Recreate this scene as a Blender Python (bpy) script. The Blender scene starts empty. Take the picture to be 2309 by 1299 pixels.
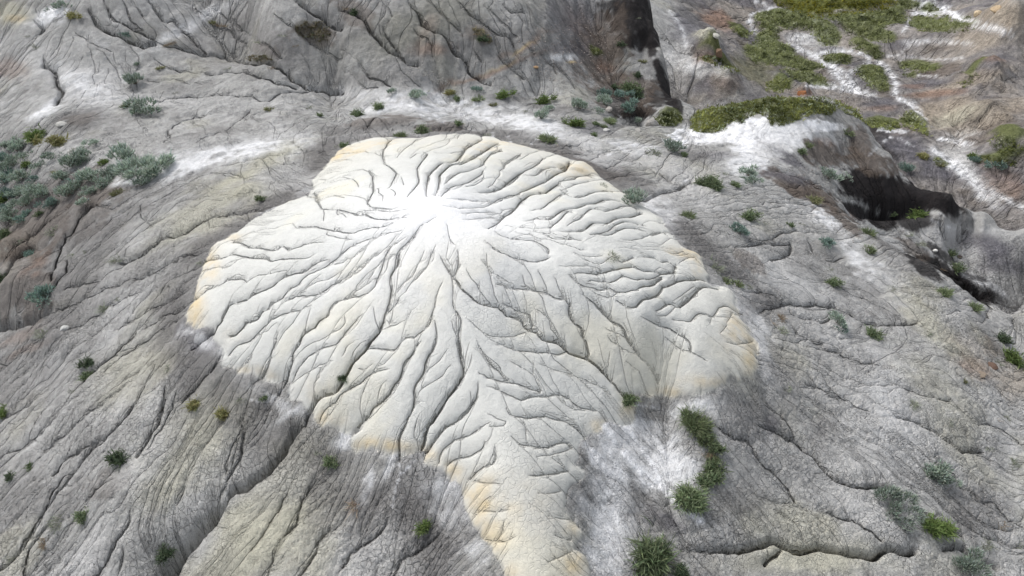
import bpy, math, random
import numpy as np
from mathutils import Vector
random.seed(7)
RNG = np.random.default_rng(11)
scene = bpy.context.scene
COL = scene.collection

# ------------------------------------------------------------------ camera
HC = 6.5
PITCH = math.radians(36.0)
FPX = 1154.5 / math.tan(math.radians(35.0))          # focal length in photo pixels
cam_d = bpy.data.cameras.new("camera")
cam_d.sensor_width = 36.0
cam_d.lens = 18.0 / math.tan(math.radians(35.0))
cam_d.clip_start = 0.1
cam_d.clip_end = 600.0
cam = bpy.data.objects.new("camera", cam_d)
cam.location = (0, 0, HC)
cam.rotation_euler = (math.radians(90) - PITCH, 0, 0)
COL.objects.link(cam)
scene.camera = cam

# ------------------------------------------------------------------ light
SUN_EL, SUN_AZ = math.radians(52), math.radians(-48)   # azimuth from +Y, clockwise positive
world = bpy.data.worlds.new("World")
scene.world = world
world.use_nodes = True
wn, wl = world.node_tree.nodes, world.node_tree.links
wn.clear()
sky = wn.new("ShaderNodeTexSky")
sky.sky_type = 'NISHITA'
sky.sun_disc = False
sky.sun_elevation = SUN_EL
sky.sun_rotation = SUN_AZ
sky.air_density = 1.0
sky.dust_density = 3.0
hs = wn.new("ShaderNodeHueSaturation")
hs.inputs['Saturation'].default_value = 0.34            # thin bright overcast
bg = wn.new("ShaderNodeBackground")
bg.inputs['Strength'].default_value = 0.15
wo = wn.new("ShaderNodeOutputWorld")
wl.new(sky.outputs[0], hs.inputs['Color'])
wl.new(hs.outputs[0], bg.inputs['Color'])
wl.new(bg.outputs[0], wo.inputs['Surface'])
sun_d = bpy.data.lights.new("sun", 'SUN')
sun_d.energy = 1.15
sun_d.angle = math.radians(10)
sun_d.color = (1.0, 0.985, 0.965)
sun = bpy.data.objects.new("sun", sun_d)
sv = Vector((math.sin(SUN_AZ) * math.cos(SUN_EL), math.cos(SUN_AZ) * math.cos(SUN_EL), math.sin(SUN_EL)))
sun.rotation_euler = sv.to_track_quat('Z', 'Y').to_euler()
sun.location = sv * 50
COL.objects.link(sun)
scene.view_settings.view_transform = 'Standard'
scene.view_settings.look = 'None'
scene.view_settings.exposure = 0.54
scene.view_settings.gamma = 1.0
scene.view_settings.use_curve_mapping = False

# ------------------------------------------------------------------ helpers: camera rays
cP, sP = math.cos(PITCH), math.sin(PITCH)
def ray(px, py):
    a = (np.asarray(px, float) - 1154.5) / FPX
    b = (np.asarray(py, float) - 649.5) / FPX
    return a, cP - b * sP, -sP - b * cP               # dx, dy, dz (depth 1)
def at_z(px, py, z):
    a, dy, dz = ray(px, py)
    t = (HC - z) / (-dz)
    return a * t, dy * t

# ------------------------------------------------------------------ noise
_T = RNG.random((256, 256)).astype(np.float32)
def vnoise(x, y, seed=0):
    x = x + seed * 17.31; y = y + seed * 9.17
    xi = np.floor(x).astype(np.int32); yi = np.floor(y).astype(np.int32)
    fx = (x - xi).astype(np.float32); fy = (y - yi).astype(np.float32)
    fx = fx * fx * fx * (fx * (fx * 6 - 15) + 10); fy = fy * fy * fy * (fy * (fy * 6 - 15) + 10)
    x0 = xi & 255; x1 = (xi + 1) & 255; y0 = yi & 255; y1 = (yi + 1) & 255
    a = _T[y0, x0]; b = _T[y0, x1]; c = _T[y1, x0]; d = _T[y1, x1]
    return (a + (b - a) * fx) * (1 - fy) + (c + (d - c) * fx) * fy - 0.5
def fbm(x, y, oct=4, seed=0, gain=0.5, lac=2.03):
    s = 0; amp = 1.0; tot = 0
    ca, sa = 0.8, 0.6
    for k in range(oct):
        s = s + amp * vnoise(x, y, seed + k * 3)
        tot += amp
        x, y = (ca * x - sa * y) * lac, (sa * x + ca * y) * lac
        amp *= gain
    return s / tot * 2
def lod(freq, oct=3, seed=0, sx=1.0, sy=1.0, rot=0.0):   # noise whose grain coarsens in octaves with distance
    L = np.clip(np.log2(Q), 0, 3.999); out = np.zeros(X.shape, np.float32)
    c, s = math.cos(rot), math.sin(rot)
    for k in range(6):
        w = np.clip(1 - np.abs(L - k), 0, 1)
        rr = np.where(w.max(1) > 0)[0]
        if len(rr) == 0: continue
        a, b = rr[0], rr[-1] + 1
        f = freq / 2.0**k; u = (X[a:b] * c + Y[a:b] * s) * f * sx; v = (-X[a:b] * s + Y[a:b] * c) * f * sy
        out[a:b] += (w[a:b] / np.sqrt(w[a:b]**2 + (1 - w[a:b])**2 + 1e-6) * fbm(u, v, oct, seed + 7 * k)).astype(np.float32)
    return out
def sstep(a, b, x):
    t = np.clip((x - a) / (b - a), 0, 1)
    return t * t * (3 - 2 * t)

# ------------------------------------------------------------------ terrain: control heights (photo pixel, height) and world points
CTRL = [
 # mound spine and spurs
 (975,475,1.0),(1000,560,.86),(1030,680,.60),(1075,820,.25),(1100,930,0),(1130,1050,-.2),(1180,1180,-.42),(1220,1299,-.62),
 (1110,548,.86),(1250,600,.66),(1300,650,.52),(1390,690,.36),(1450,730,.22),(1560,790,-.08),(1690,830,-.55),
 (1190,740,.28),(1320,800,-.02),(1410,905,-.48),(1120,505,.66),(1165,468,.44),(1260,415,.05),(1335,410,-.35),
 (860,500,.80),(750,520,.52),(640,540,.22),(800,640,.40),(640,700,.05),(520,700,-.25),(880,760,.25),(760,860,-.08),(930,900,-.02),(900,400,.62),(820,370,.05),
 (1000,380,.55),(1130,390,.30),(1400,520,.20),(1450,600,.22),(1560,690,-.1),
 # rim
 (430,720,-.55),(590,830,-.42),(650,880,-.42),(780,960,-.42),(870,1020,-.42),(1050,1100,-.50),(1350,970,-.45),(1500,900,-.6),(1705,800,-.75),(1620,640,-.5),
 (1580,570,-.45),(1480,490,-.4),(1350,400,-.45),(1200,335,-.45),(970,305,-.45),(790,325,-.5),(705,420,-.38),(620,470,-.3),(470,580,-.5),
 # left slopes
 (300,900,-1.3),(0,900,-2.7),(0,1299,-2.8),(170,1299,-2.3),(360,1285,-2.0),(520,1250,-1.45),(300,1180,-1.7),(700,1299,-1.2),(900,1240,-.95),(1050,1299,-.85),
 (450,1050,-1.2),(150,1080,-2.1),(600,980,-.85),(250,620,-1.35),(330,760,-1.2),(60,715,-2.35),(0,640,-2.4),(0,735,-2.75),(40,800,-2.5),(90,560,-1.95),
 (200,480,-1.35),(350,430,-.95),(500,420,-.65),(400,330,-.85),(600,330,-.6),(150,350,-1.4),(0,300,-1.7),(0,420,-2.15),(100,440,-1.8),(0,520,-2.4),
 # bench behind
 (950,235,-.95),(700,255,-.9),(1200,260,-1.05),(1400,320,-1.15),(500,250,-1.0),(300,270,-1.15),(100,260,-1.35),(1300,235,-1.2),(60,270,-1.5),
 # rear slopes
 (0,150,-1.1),(0,0,0.1),(300,0,.4),(300,130,-.75),(500,150,-.95),(560,122,-1.0),(600,0,.7),(780,197,-1.05),(800,0,.75),(800,120,-.2),(1000,0,.8),(1000,120,-.15),(1000,192,-.9),
 (1200,0,.7),(1200,120,-.35),(1200,200,-1.1),(1350,60,-.4),(1400,130,-1.0),(1450,180,-1.4),(1500,225,-1.7),(1440,250,-1.7),(1360,0,.2),(1475,20,-.5),(1490,90,-.9),(1505,150,-1.3),(1535,225,-1.7),
 (1470,262,-1.5),(1540,262,-1.75),
 # valley to the right
 (1570,60,-5.0),(1570,150,-4.9),(1600,110,-4.9),(1650,150,-5.6),(1620,205,-4.9),(1700,100,-7.2),(1700,30,-8),(1690,190,-6.6),(2000,100,-8),(2309,60,-6.2),(2309,150,-6.6),(2200,250,-7.0),
 (2309,250,-6.4),(2309,0,-4.6),(2150,120,-7.6),(2050,200,-7.6),(1850,190,-7.6),(2180,330,-7.3),(2260,330,-6.5),(1900,0,-7.6),(2100,30,-7.8),(2200,10,-6.5),(2180,150,-6.9),
 # knoll and dark ridge
 (1560,290,-1.7),(1700,295,-1.45),(1850,285,-1.6),(1750,222,-1.5),(1860,222,-1.7),(1640,240,-1.7),(1950,275,-2.0),(1900,330,-2.2),(1800,380,-1.75),(1650,350,-1.35),
 (2010,350,-2.5),(2150,440,-3.1),(2220,478,-3.7),(2309,520,-4.5),(1990,430,-2.9),(1980,478,-3.3),(2110,500,-3.6),(2170,545,-4.4),(1880,420,-2.3),
 (2000,300,-7),(2100,350,-7.1),(2250,420,-7.3),(2280,570,-6.8),(2250,610,-6.2),(2309,700,-5.2),
 # near right slope
 (1790,420,-1.7),(1950,522,-1.95),(2080,592,-2.1),(2200,690,-2.3),(2309,810,-2.5),(1750,500,-1.15),(1650,450,-.95),(1600,380,-1.15),(1850,610,-1.45),(2000,700,-1.75),
 (1800,800,-1.05),(2100,900,-1.7),(2309,950,-2.4),(2309,1120,-2.3),(2309,1299,-2.2),(2000,1100,-1.5),(1900,1299,-1.5),(1700,1050,-1.0),(1550,1150,-.95),(1500,1299,-1.1),(1400,1050,-.68),(1360,1200,-.88),(1850,950,-1.25),
]
WPTS = [(0,1,-1.9),(-5,1,-3.6),(6,1,-2.9),(0,-4,-3.5),(-18,8,-6),(-22,16,-4.6),(-24,26,-2.6),(18,8,-5),(26,14,-7.5),(-20,36,2.0),(-1,32,1.8),(-40,60,6),(-4,60,5),(8,50,-4),
        (18,60,-6),(40,60,-7),(60,95,0),(20,95,-2),(-30,100,12),(-90,60,6),(-80,20,-5),(90,40,-3),(80,10,-9),(0,-20,-9),(-60,-10,-14),(60,-10,-14),(0,150,10),(14.5,15.2,-4.2),(13.2,13.6,-3.0)]
def behind(px, py, z, d, drop):                        # the lee side of a crest
    x, y = at_z(px, py, z); r = math.hypot(x, y)
    return (float(x) * (1 + d / r), float(y) * (1 + d / r), z - drop)
LEE = [behind(px, py, z, d, q) for px, py, z in [(1570,245,-1.75),(1660,222,-1.6),(1750,215,-1.55),(1860,218,-1.75),(1930,250,-2.0),(1970,300,-2.3),(2020,360,-2.6),(2090,405,-2.9),(2160,445,-3.2),(2225,478,-3.7)] for d, q in ((1.6, 1.5), (4.0, 4.0))]
LEE += [behind(px, py, z, d, q) for px, py, z in [(1475,20,-.5),(1490,90,-.9),(1505,150,-1.3),(1535,225,-1.7)] for d, q in ((1.5, 1.6), (5, 4.0))]
_c = [(*[float(q) for q in at_z(px, py, z)], z) for px, py, z in CTRL] + WPTS + LEE
_c = np.array(_c)
def warp(X, Y):                                        # ground metric in which detail is roughly even
    D = 0.809 * np.maximum(Y, 0) + 5 - 0.3 * np.minimum(Y, 0)
    return X / D * 12.0, np.sign(Y + 6) * 12.0 * np.log1p(np.abs(Y + 6) / 6.0)
def tps_fit(c, lam=0.02):
    U, V = warp(c[:, 0], c[:, 1]); n = len(c)
    r2 = (U[:, None] - U) ** 2 + (V[:, None] - V) ** 2
    K = 0.5 * r2 * np.log(r2 + 1e-9)
    A = np.zeros((n + 3, n + 3)); A[:n, :n] = K + lam * np.eye(n)
    P = np.c_[np.ones(n), U, V]; A[:n, n:] = P; A[n:, :n] = P.T
    return np.linalg.solve(A, np.r_[c[:, 2], 0, 0, 0]), U, V
_w, _U, _V = tps_fit(_c)
def tps(X, Y):
    U, V = warp(X, Y); out = _w[-3] + _w[-2] * U + _w[-1] * V
    for k in range(len(_U)):
        r2 = (U - _U[k]) ** 2 + (V - _V[k]) ** 2
        out = out + _w[k] * 0.5 * r2 * np.log(r2 + 1e-9)
    return out

# grid: rows by Y, columns by u = X / D(Y); finer where the ground is nearer or faces the viewer
yk = [(-14,1.2),(-2,.5),(3.2,.12),(4.0,.013),(6,.016),(8,.022),(10,.03),(13,.04),(15.5,.048),(18.6,.045),(19.2,.032),(22.5,.034),(24,.07),(28,.10),(35,.16),(50,.24),(62,.45),(90,3),(170,8)]
ys = [-14.0]
_ya = np.array([k[0] for k in yk]); _yb = np.array([k[1] for k in yk]) * 1.06
while ys[-1] < 170: ys.append(ys[-1] + float(np.interp(ys[-1], _ya, _yb)))
YR = np.array(ys); NR = len(YR)
uc = np.linspace(-0.80, 0.86, 1160)
st = (uc[1] - uc[0]) * 1.08 ** np.arange(1, 62)
UC = np.r_[(uc[0] - np.cumsum(st))[::-1], uc, uc[-1] + np.cumsum(st)]; NC = len(UC)
def Dof(Y): return 0.809 * np.maximum(Y, 0) + 4.4 + 0.05 * np.abs(Y)
DR = Dof(YR)
X = (UC[None, :] * DR[:, None]); Y = np.repeat(YR[:, None], NC, 1)
def cubic_matrix(n, step):
    m = (n - 1) // step + 2
    t = np.arange(n) / step; i = np.floor(t).astype(int); f = t - i
    A = np.zeros((n, m + 3))
    w = [-.5*f + f**2 - .5*f**3, 1 - 2.5*f**2 + 1.5*f**3, .5*f + 2*f**2 - 1.5*f**3, -.5*f**2 + .5*f**3]
    for k in range(4): A[np.arange(n), i + k] += w[k]
    return A, m + 3
Ar, mr = cubic_matrix(NR, 4); Ac, mc = cubic_matrix(NC, 4)
ri = (np.arange(mr) - 1) * 4.0; ci = (np.arange(mc) - 1) * 4.0
def ext(arr, idx):
    n = len(arr)
    return np.where(idx < 0, arr[0] + idx * (arr[1] - arr[0]), np.where(idx > n - 1, arr[-1] + (idx - n + 1) * (arr[-1] - arr[-2]), np.interp(idx, np.arange(n), arr)))
Yc = ext(YR, ri); Uc = ext(UC, ci)
Zc = tps(Uc[None, :] * Dof(Yc)[:, None], np.repeat(Yc[:, None], mc, 1))
ZB = Ar @ Zc @ Ac.T                                     # smooth base height
SL = np.sqrt(X**2 + Y**2 + (HC - ZB)**2)               # metres from the viewpoint: sets detail size only
def gidx(x, y):
    return np.interp(y, YR, np.arange(NR)), np.interp(np.asarray(x) / Dof(np.asarray(y)), UC, np.arange(NC))
def sample(F, x, y):
    r, c = gidx(x, y)
    r0 = np.clip(np.floor(r).astype(int), 0, NR - 2); c0 = np.clip(np.floor(c).astype(int), 0, NC - 2)
    fr = r - r0; fc = c - c0
    return (F[r0, c0] * (1 - fc) + F[r0, c0 + 1] * fc) * (1 - fr) + (F[r0 + 1, c0] * (1 - fc) + F[r0 + 1, c0 + 1] * fc) * fr
def hit(px, py, F=None):                                # first meeting of the sight line with the ground
    F = ZB if F is None else F
    px = np.atleast_1d(np.asarray(px, float)); py = np.atleast_1d(np.asarray(py, float))
    a, dy, dz = ray(px, py)
    ts = np.geomspace(4.5, 120, 420)
    T = ts[:, None]
    g = HC + dz * T - sample(F, a * T, dy * T)
    below = g < 0
    k = np.where(below.any(0), below.argmax(0), len(ts) - 1); k = np.maximum(k, 1)
    i = np.arange(len(px)); g0, g1 = g[k - 1, i], g[k, i]
    f = np.clip(g0 / (g0 - g1 + 1e-12), 0, 1)
    t = ts[k - 1] + f * (ts[k] - ts[k - 1])
    return a * t, dy * t, t

# ------------------------------------------------------------------ drainage lines read off the place: (tile, class, polyline)
TL = {'A':(420,440,4.618),'B':(420,680,4.618),'C':(680,290,4.618),'D':(1100,290,4.618),'E':(1220,540,4.618),'F':(880,720,3.848),
      'G':(770,433,2.9987),'H':(770,866,2.9987),'I':(0,866,2.9987),'J':(0,433,2.9987),'K':(0,0,2.9987),'L':(770,0,2.9987),'M':(1540,433,3.0),'N':(1540,866,3.0),'P':(0,0,1.0)}
RILLS = """
A2 2250 400 2040 450 1880 490 1720 560 1640 630 1470 760 1250 870 1180 950 1060 1030 1010 1110 920 1150 870 1200 810 1240 760 1293
B3 900 40 860 95 800 120 760 190 690 235 640 240 600 290 530 365 480 380
A3 1480 700 1340 740 1230 820 1090 840 960 930 850 1000 740 1040 640 1100 550 1130 470 1160 420 1220 390 1293
B3 470 50 400 140 380 220 330 260 310 300 260 340 150 420 60 480
A1 1090 810 900 850 760 870 640 940
A2 640 940 570 900 440 920 330 970 230 1010 130 1090 80 1080
A2 1430 530 1240 530 1200 560 1080 590 1020 560 960 590 890 600 780 580 660 570 580 530 500 515
A2 1330 660 1240 690 1130 690 1000 690 910 715 860 690 740 690 620 670 520 640 300 695 210 680
A1 560 710 480 760 380 800
A1 320 780 200 810 160 870
A3 2290 560 2220 640 2200 750 2140 850 2130 930 2145 1000 2120 1150 2085 1270
B4 2130 30 2080 160 2040 270 2000 340 1930 420 1880 500 1790 600 1720 680 1640 830 1610 890 1540 960 1400 1000 1340 1060 1290 1140 1230 1280
A2 2280 480 2110 600 2060 750 2000 880 1980 960 1890 1050 1700 1110 1620 1120 1560 1160 1500 1240 1450 1293
B3 1560 40 1500 110 1470 180 1400 220 1350 290 1250 340 1210 400 1180 480 1120 540 1110 640 1060 750 1010 840 970 940
A1 2180 640 1990 780 1880 860 1800 960 1770 1010 1690 1100
A1 2120 560 1960 680 1830 760 1740 850
A2 1740 840 1600 930 1530 960 1450 1030 1260 1080 1190 1070 1160 1085 1050 1130
A1 2020 640 1870 760 1800 800 1740 860
A1 1630 820 1500 900 1330 950 1250 1010 1180 1070
A1 1400 860 1300 940 1250 1010
A1 1900 560 1800 640 1640 730 1500 765
B2 1300 80 1200 120 1080 140 950 190 850 260 780 330 720 410 600 460 520 510 450 570
B1 950 270 860 330 740 390
B2 960 370 930 470 900 560 890 620 850 700 780 790 700 850
B1 710 560 660 650 580 710
B1 1650 170 1660 260 1560 350 1480 400 1300 480 1180 570 1120 640
B2 1830 170 1700 310 1560 480 1450 510 1330 560 1250 640 1150 740 1105 830
B1 1520 660 1400 700 1290 760 1150 840 1090 860
B1 1480 710 1400 740 1390 830 1340 890 1335 980 1350 1040
B1 2300 230 2150 290 2030 330
B2 2210 20 2130 120 2080 160
B1 1960 120 1980 220 2010 310
B1 1730 470 1680 520 1640 600
B1 1870 440 1780 520 1730 600
B1 1300 130 1260 240 1240 330
G2 680 640 640 740 620 850 590 920 500 1000 430 1010 380 1080 330 1085 190 1075
F3 250 240 180 350 120 420 90 540 20 620
B3 2309 620 2270 680 2240 800 2160 900 2130 980 2000 1100 1900 1200 1800 1293
B2 2100 740 1950 780 1800 890 1700 950 1600 1010 1560 1080 1450 1150 1380 1250
B1 1940 700 1880 740 1820 740
B1 2080 870 2020 960 2000 1040
G2 740 560 760 700 760 800 810 880 800 1050 825 1180 820 1290
F4 610 60 600 200 610 330 635 430 630 500 560 620 480 720 420 830 340 930 300 1050 270 1110
F3 390 60 410 180 380 270 320 370 290 490 230 570 215 650 200 780 160 880 110 990 80 1090 75 1200
F1 490 310 430 390 340 470 240 570
F1 520 440 440 540 330 600 260 660 215 720
F1 540 60 560 140 600 200
F1 690 260 660 350 640 430
F1 720 350 680 450 600 560
F1 250 870 220 960 210 1050
F3 770 600 750 710 720 760 640 850 560 920 480 950 430 1020 340 1120 300 1160
F2 860 930 780 980 650 1050 560 1080 490 1130 430 1220 420 1260
F1 700 680 690 790 600 870 550 930
F2 820 1100 790 1160 700 1210 560 1240 500 1280
F1 900 1140 900 1190 860 1293
F2 770 260 820 340 880 430 960 500 1030 570
F2 780 510 880 540 960 570 1060 580 1180 620 1300 660
F1 1060 410 1130 450 1240 520 1300 650
F2 850 620 960 650 1060 700 1140 725 1260 700 1400 690 1480 685 1560 720 1620 780 1680 800 1780 820
F2 1000 800 1050 860 1180 885 1280 870 1460 900 1580 950 1680 1030
F1 860 860 930 900 1000 920 980 960 870 965
F2 1060 1060 1120 1110 1280 1140 1400 1130 1520 1095 1560 1140
F1 1280 1230 1400 1210 1480 1190 1560 1150
F1 1160 920 1170 1000 1190 1080
F1 1300 430 1450 480 1620 530 1750 580 1850 640 1910 680
F1 1240 420 1240 500
F1 1900 340 1890 430
F1 2050 400 2150 480 2200 580 2240 660
G3 680 480 730 560 775 605 830 680 900 745 970 780 1060 800 1120 845 1200 880 1230 900 1245 940 1320 965
G4 1320 965 1360 1015 1460 1030 1540 1095 1660 1135 1720 1175 1830 1290
F3 1850 470 1920 550 1970 620 2050 700
G2 795 430 790 500 770 600
G1 960 500 990 545 1040 720 1070 800
G1 850 560 960 720 1020 790
G1 980 460 1000 550 1090 610 1150 640
G2 1060 650 1200 680 1280 680 1400 710 1450 740 1500 745
G3 1500 745 1540 780 1550 880 1620 930 1640 1000 1670 1110 1660 1135
G1 1230 600 1240 650 1280 680
G1 1340 570 1390 690
G1 1450 620 1500 745
G1 1320 820 1390 870 1420 950 1470 1010 1470 1040
G2 1100 780 1200 830 1270 850 1290 950
G1 870 900 980 990 1140 1005 1280 965
G2 1060 1060 1230 1100 1350 1105 1450 1120 1540 1095
G1 940 1100 1050 1190 1100 1260 1130 1290
G3 1640 720 1750 810 1820 880 1900 930 1930 1000 2010 1110 2100 1210 2140 1290
F2 2150 320 2240 420 2309 480 2330 560
G1 2100 1060 2130 1180 2120 1220
G2 1050 300 1150 340 1300 350 1390 400 1400 440
G2 990 370 1080 430 1220 480 1330 490 1400 470
G1 1250 290 1450 310 1620 345
G1 1180 300 1400 350 1560 390 1640 415
G1 560 430 500 560 430 640 330 730
G1 640 400 560 560 470 640 440 700
G1 440 400 330 480 300 560 180 640 60 740
G2 540 250 460 350 390 420 370 520 335 600 340 700 310 820 280 910
G1 250 430 150 540 60 600 0 640
G1 330 430 220 560 180 640
G1 720 260 730 330 760 380
G1 640 200 560 240 500 300
E1 350 190 500 215 620 210
E1 220 320 430 310 560 325 630 360
E3 350 380 600 375 740 340 900 320 950 310 1050 350 1180 360 1250 380 1340 375 1390 345 1400 300
E2 500 470 650 470 760 460 850 415 930 430 1000 450 1180 430 1240 390
E2 300 420 400 490 600 555 700 540 790 580 900 570 1000 560
E3 1000 560 1070 510 1160 490 1260 430
E1 500 560 620 620 720 640 800 590
E3 800 680 880 725 990 720 1060 650 1180 620 1270 530 1400 460 1530 440 1700 435
E3 1190 780 1320 700 1370 700 1430 730 1520 660 1600 570 1680 515 1840 525
E1 1380 680 1480 590 1600 520
E1 1200 830 1300 830 1400 740
E2 1380 880 1550 880 1650 800 1780 830 1850 740 1900 720 1990 750 2090 770
E1 1780 830 1760 900
E1 1930 900 1960 850 1990 790
E1 1860 1010 1930 930
E1 1920 1110 2030 1140 2140 1110 2200 1090
E2 1060 850 1200 920 1310 950 1440 1020 1550 1110 1560 1200
E1 1290 1060 1450 1180 1580 1220 1700 1293
E2 1060 210 1180 230 1250 265 1320 260 1400 310
E2 790 230 850 270 950 220
E1 730 220 600 290 460 250
E1 1270 150 1380 185 1480 150
E1 690 980 860 1050
E1 700 1070 880 1190 1010 1230
E1 1440 280 1500 230 1580 215 1680 280
D3 0 1080 80 1030 130 980 180 940 290 850 310 820 380 740 480 705 590 690 650 650 740 590
D2 740 590 780 560 890 545 960 515 1050 515 1090 545
D2 0 850 90 780 180 740 320 705
D3 320 705 360 670 450 640 560 590 640 530 740 480 810 445 850 400
D2 60 690 150 640 220 610 300 535 380 470 470 420 560 360 570 330
D2 400 520 500 510 600 435 800 435
D2 120 470 170 430 180 400 250 350 340 300
D2 0 320 60 280 140 240
D1 120 480 120 520 70 590 0 640
D2 460 890 580 850 640 800 720 730 810 710
D2 760 680 930 745 1050 700 1160 680 1290 685
D1 770 680 900 610 1060 580
D3 400 1000 500 970 640 970 760 880 900 845 1010 810 1100 800 1200 765 1270 765 1380 785
D2 520 1080 640 1060 760 960 830 890 880 910
D1 180 1050 350 1070 520 1080
D2 830 1050 950 960 1060 870 1120 865 1200 895 1300 870 1380 840 1480 840 1560 870
D3 760 1100 960 1090 1060 1020 1120 1000 1220 1010 1300 970 1420 940 1500 940 1590 900
D2 1060 1140 1240 1090 1320 1040 1410 995 1520 1010 1620 1030
D2 1100 1140 1290 1130 1370 1080 1480 1060 1600 1090 1700 1130 1800 1105 1880 1140
D1 1400 1200 1540 1190 1640 1160 1700 1130
D2 560 1130 680 1170 800 1180 970 1190
D1 0 900 150 935
D1 0 965 120 975
C2 1000 860 860 860 760 840 690 800 730 720 760 650 745 570 740 520 710 470
C1 850 790 860 740 810 700 800 660
C2 900 660 950 590 990 510 980 460 900 410 860 370 850 260 890 210 930 140 1050 105
C2 1100 750 1160 670 1230 585 1210 510 1210 440 1260 360 1310 290
C1 1000 340 1070 250 1150 180 1240 120
C1 1310 290 1210 290 1130 340
C3 1300 740 1300 640 1325 530 1330 490 1400 420 1480 380 1600 360 1680 270 1740 200 1860 140
C3 1390 740 1430 640 1440 540 1450 480 1560 400 1640 390 1740 350 1850 290 1920 230 2040 170
C1 1400 290 1540 290 1680 250
C2 1460 740 1550 640 1700 600 1850 520 1890 470
C2 1480 620 1570 530 1700 470 1880 415 1900 360 1990 290 2090 250
C1 1890 490 1900 550 1840 600 1720 640
C3 1850 700 1990 670 2100 620 2180 550 2240 510 2309 470
C1 2100 420 2110 390 2200 330 2290 290
C1 1540 770 1800 790 2010 810
C2 2010 810 2180 730 2270 700
C1 1500 850 1700 870 1900 850 2010 810
C1 1680 920 1850 910 1980 910 2110 940
C1 1700 990 1900 970 2060 975
C2 1100 960 900 970 760 965 680 915 590 930 500 890 400 870 240 865 200 830 170 740 130 690
C1 230 870 240 930 240 990
C1 1100 880 900 900 700 880 560 915
C1 470 960 430 920 380 930 380 890 430 880
C2 950 1010 860 1050 700 1060 600 1090 520 1110 350 1090 170 1050 0 1050
C1 300 1090 270 1140 520 1190
C2 1240 1040 1180 1150 1100 1240 1040 1293
C1 1000 1140 950 1200 880 1293
C1 450 540 540 560 600 640
C1 330 740 400 740 450 760
C1 940 670 980 700 970 730
C1 1040 540 1060 620
H2 1280 640 1400 635 1530 600
H1 1340 770 1420 760 1480 740
H1 1400 920 1480 930 1560 935
H1 1440 1050 1540 1070 1560 1060
H1 1400 1230 1490 1190 1560 1150
H2 1040 460 1040 540 940 600 870 660
H1 1100 700 1000 700 870 670
H1 1130 880 1000 885 900 890
H1 1160 1060 1100 1090 980 1060
H1 1100 960 1080 1040 1050 1080
H1 1020 780 960 830 910 880
"""
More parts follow.
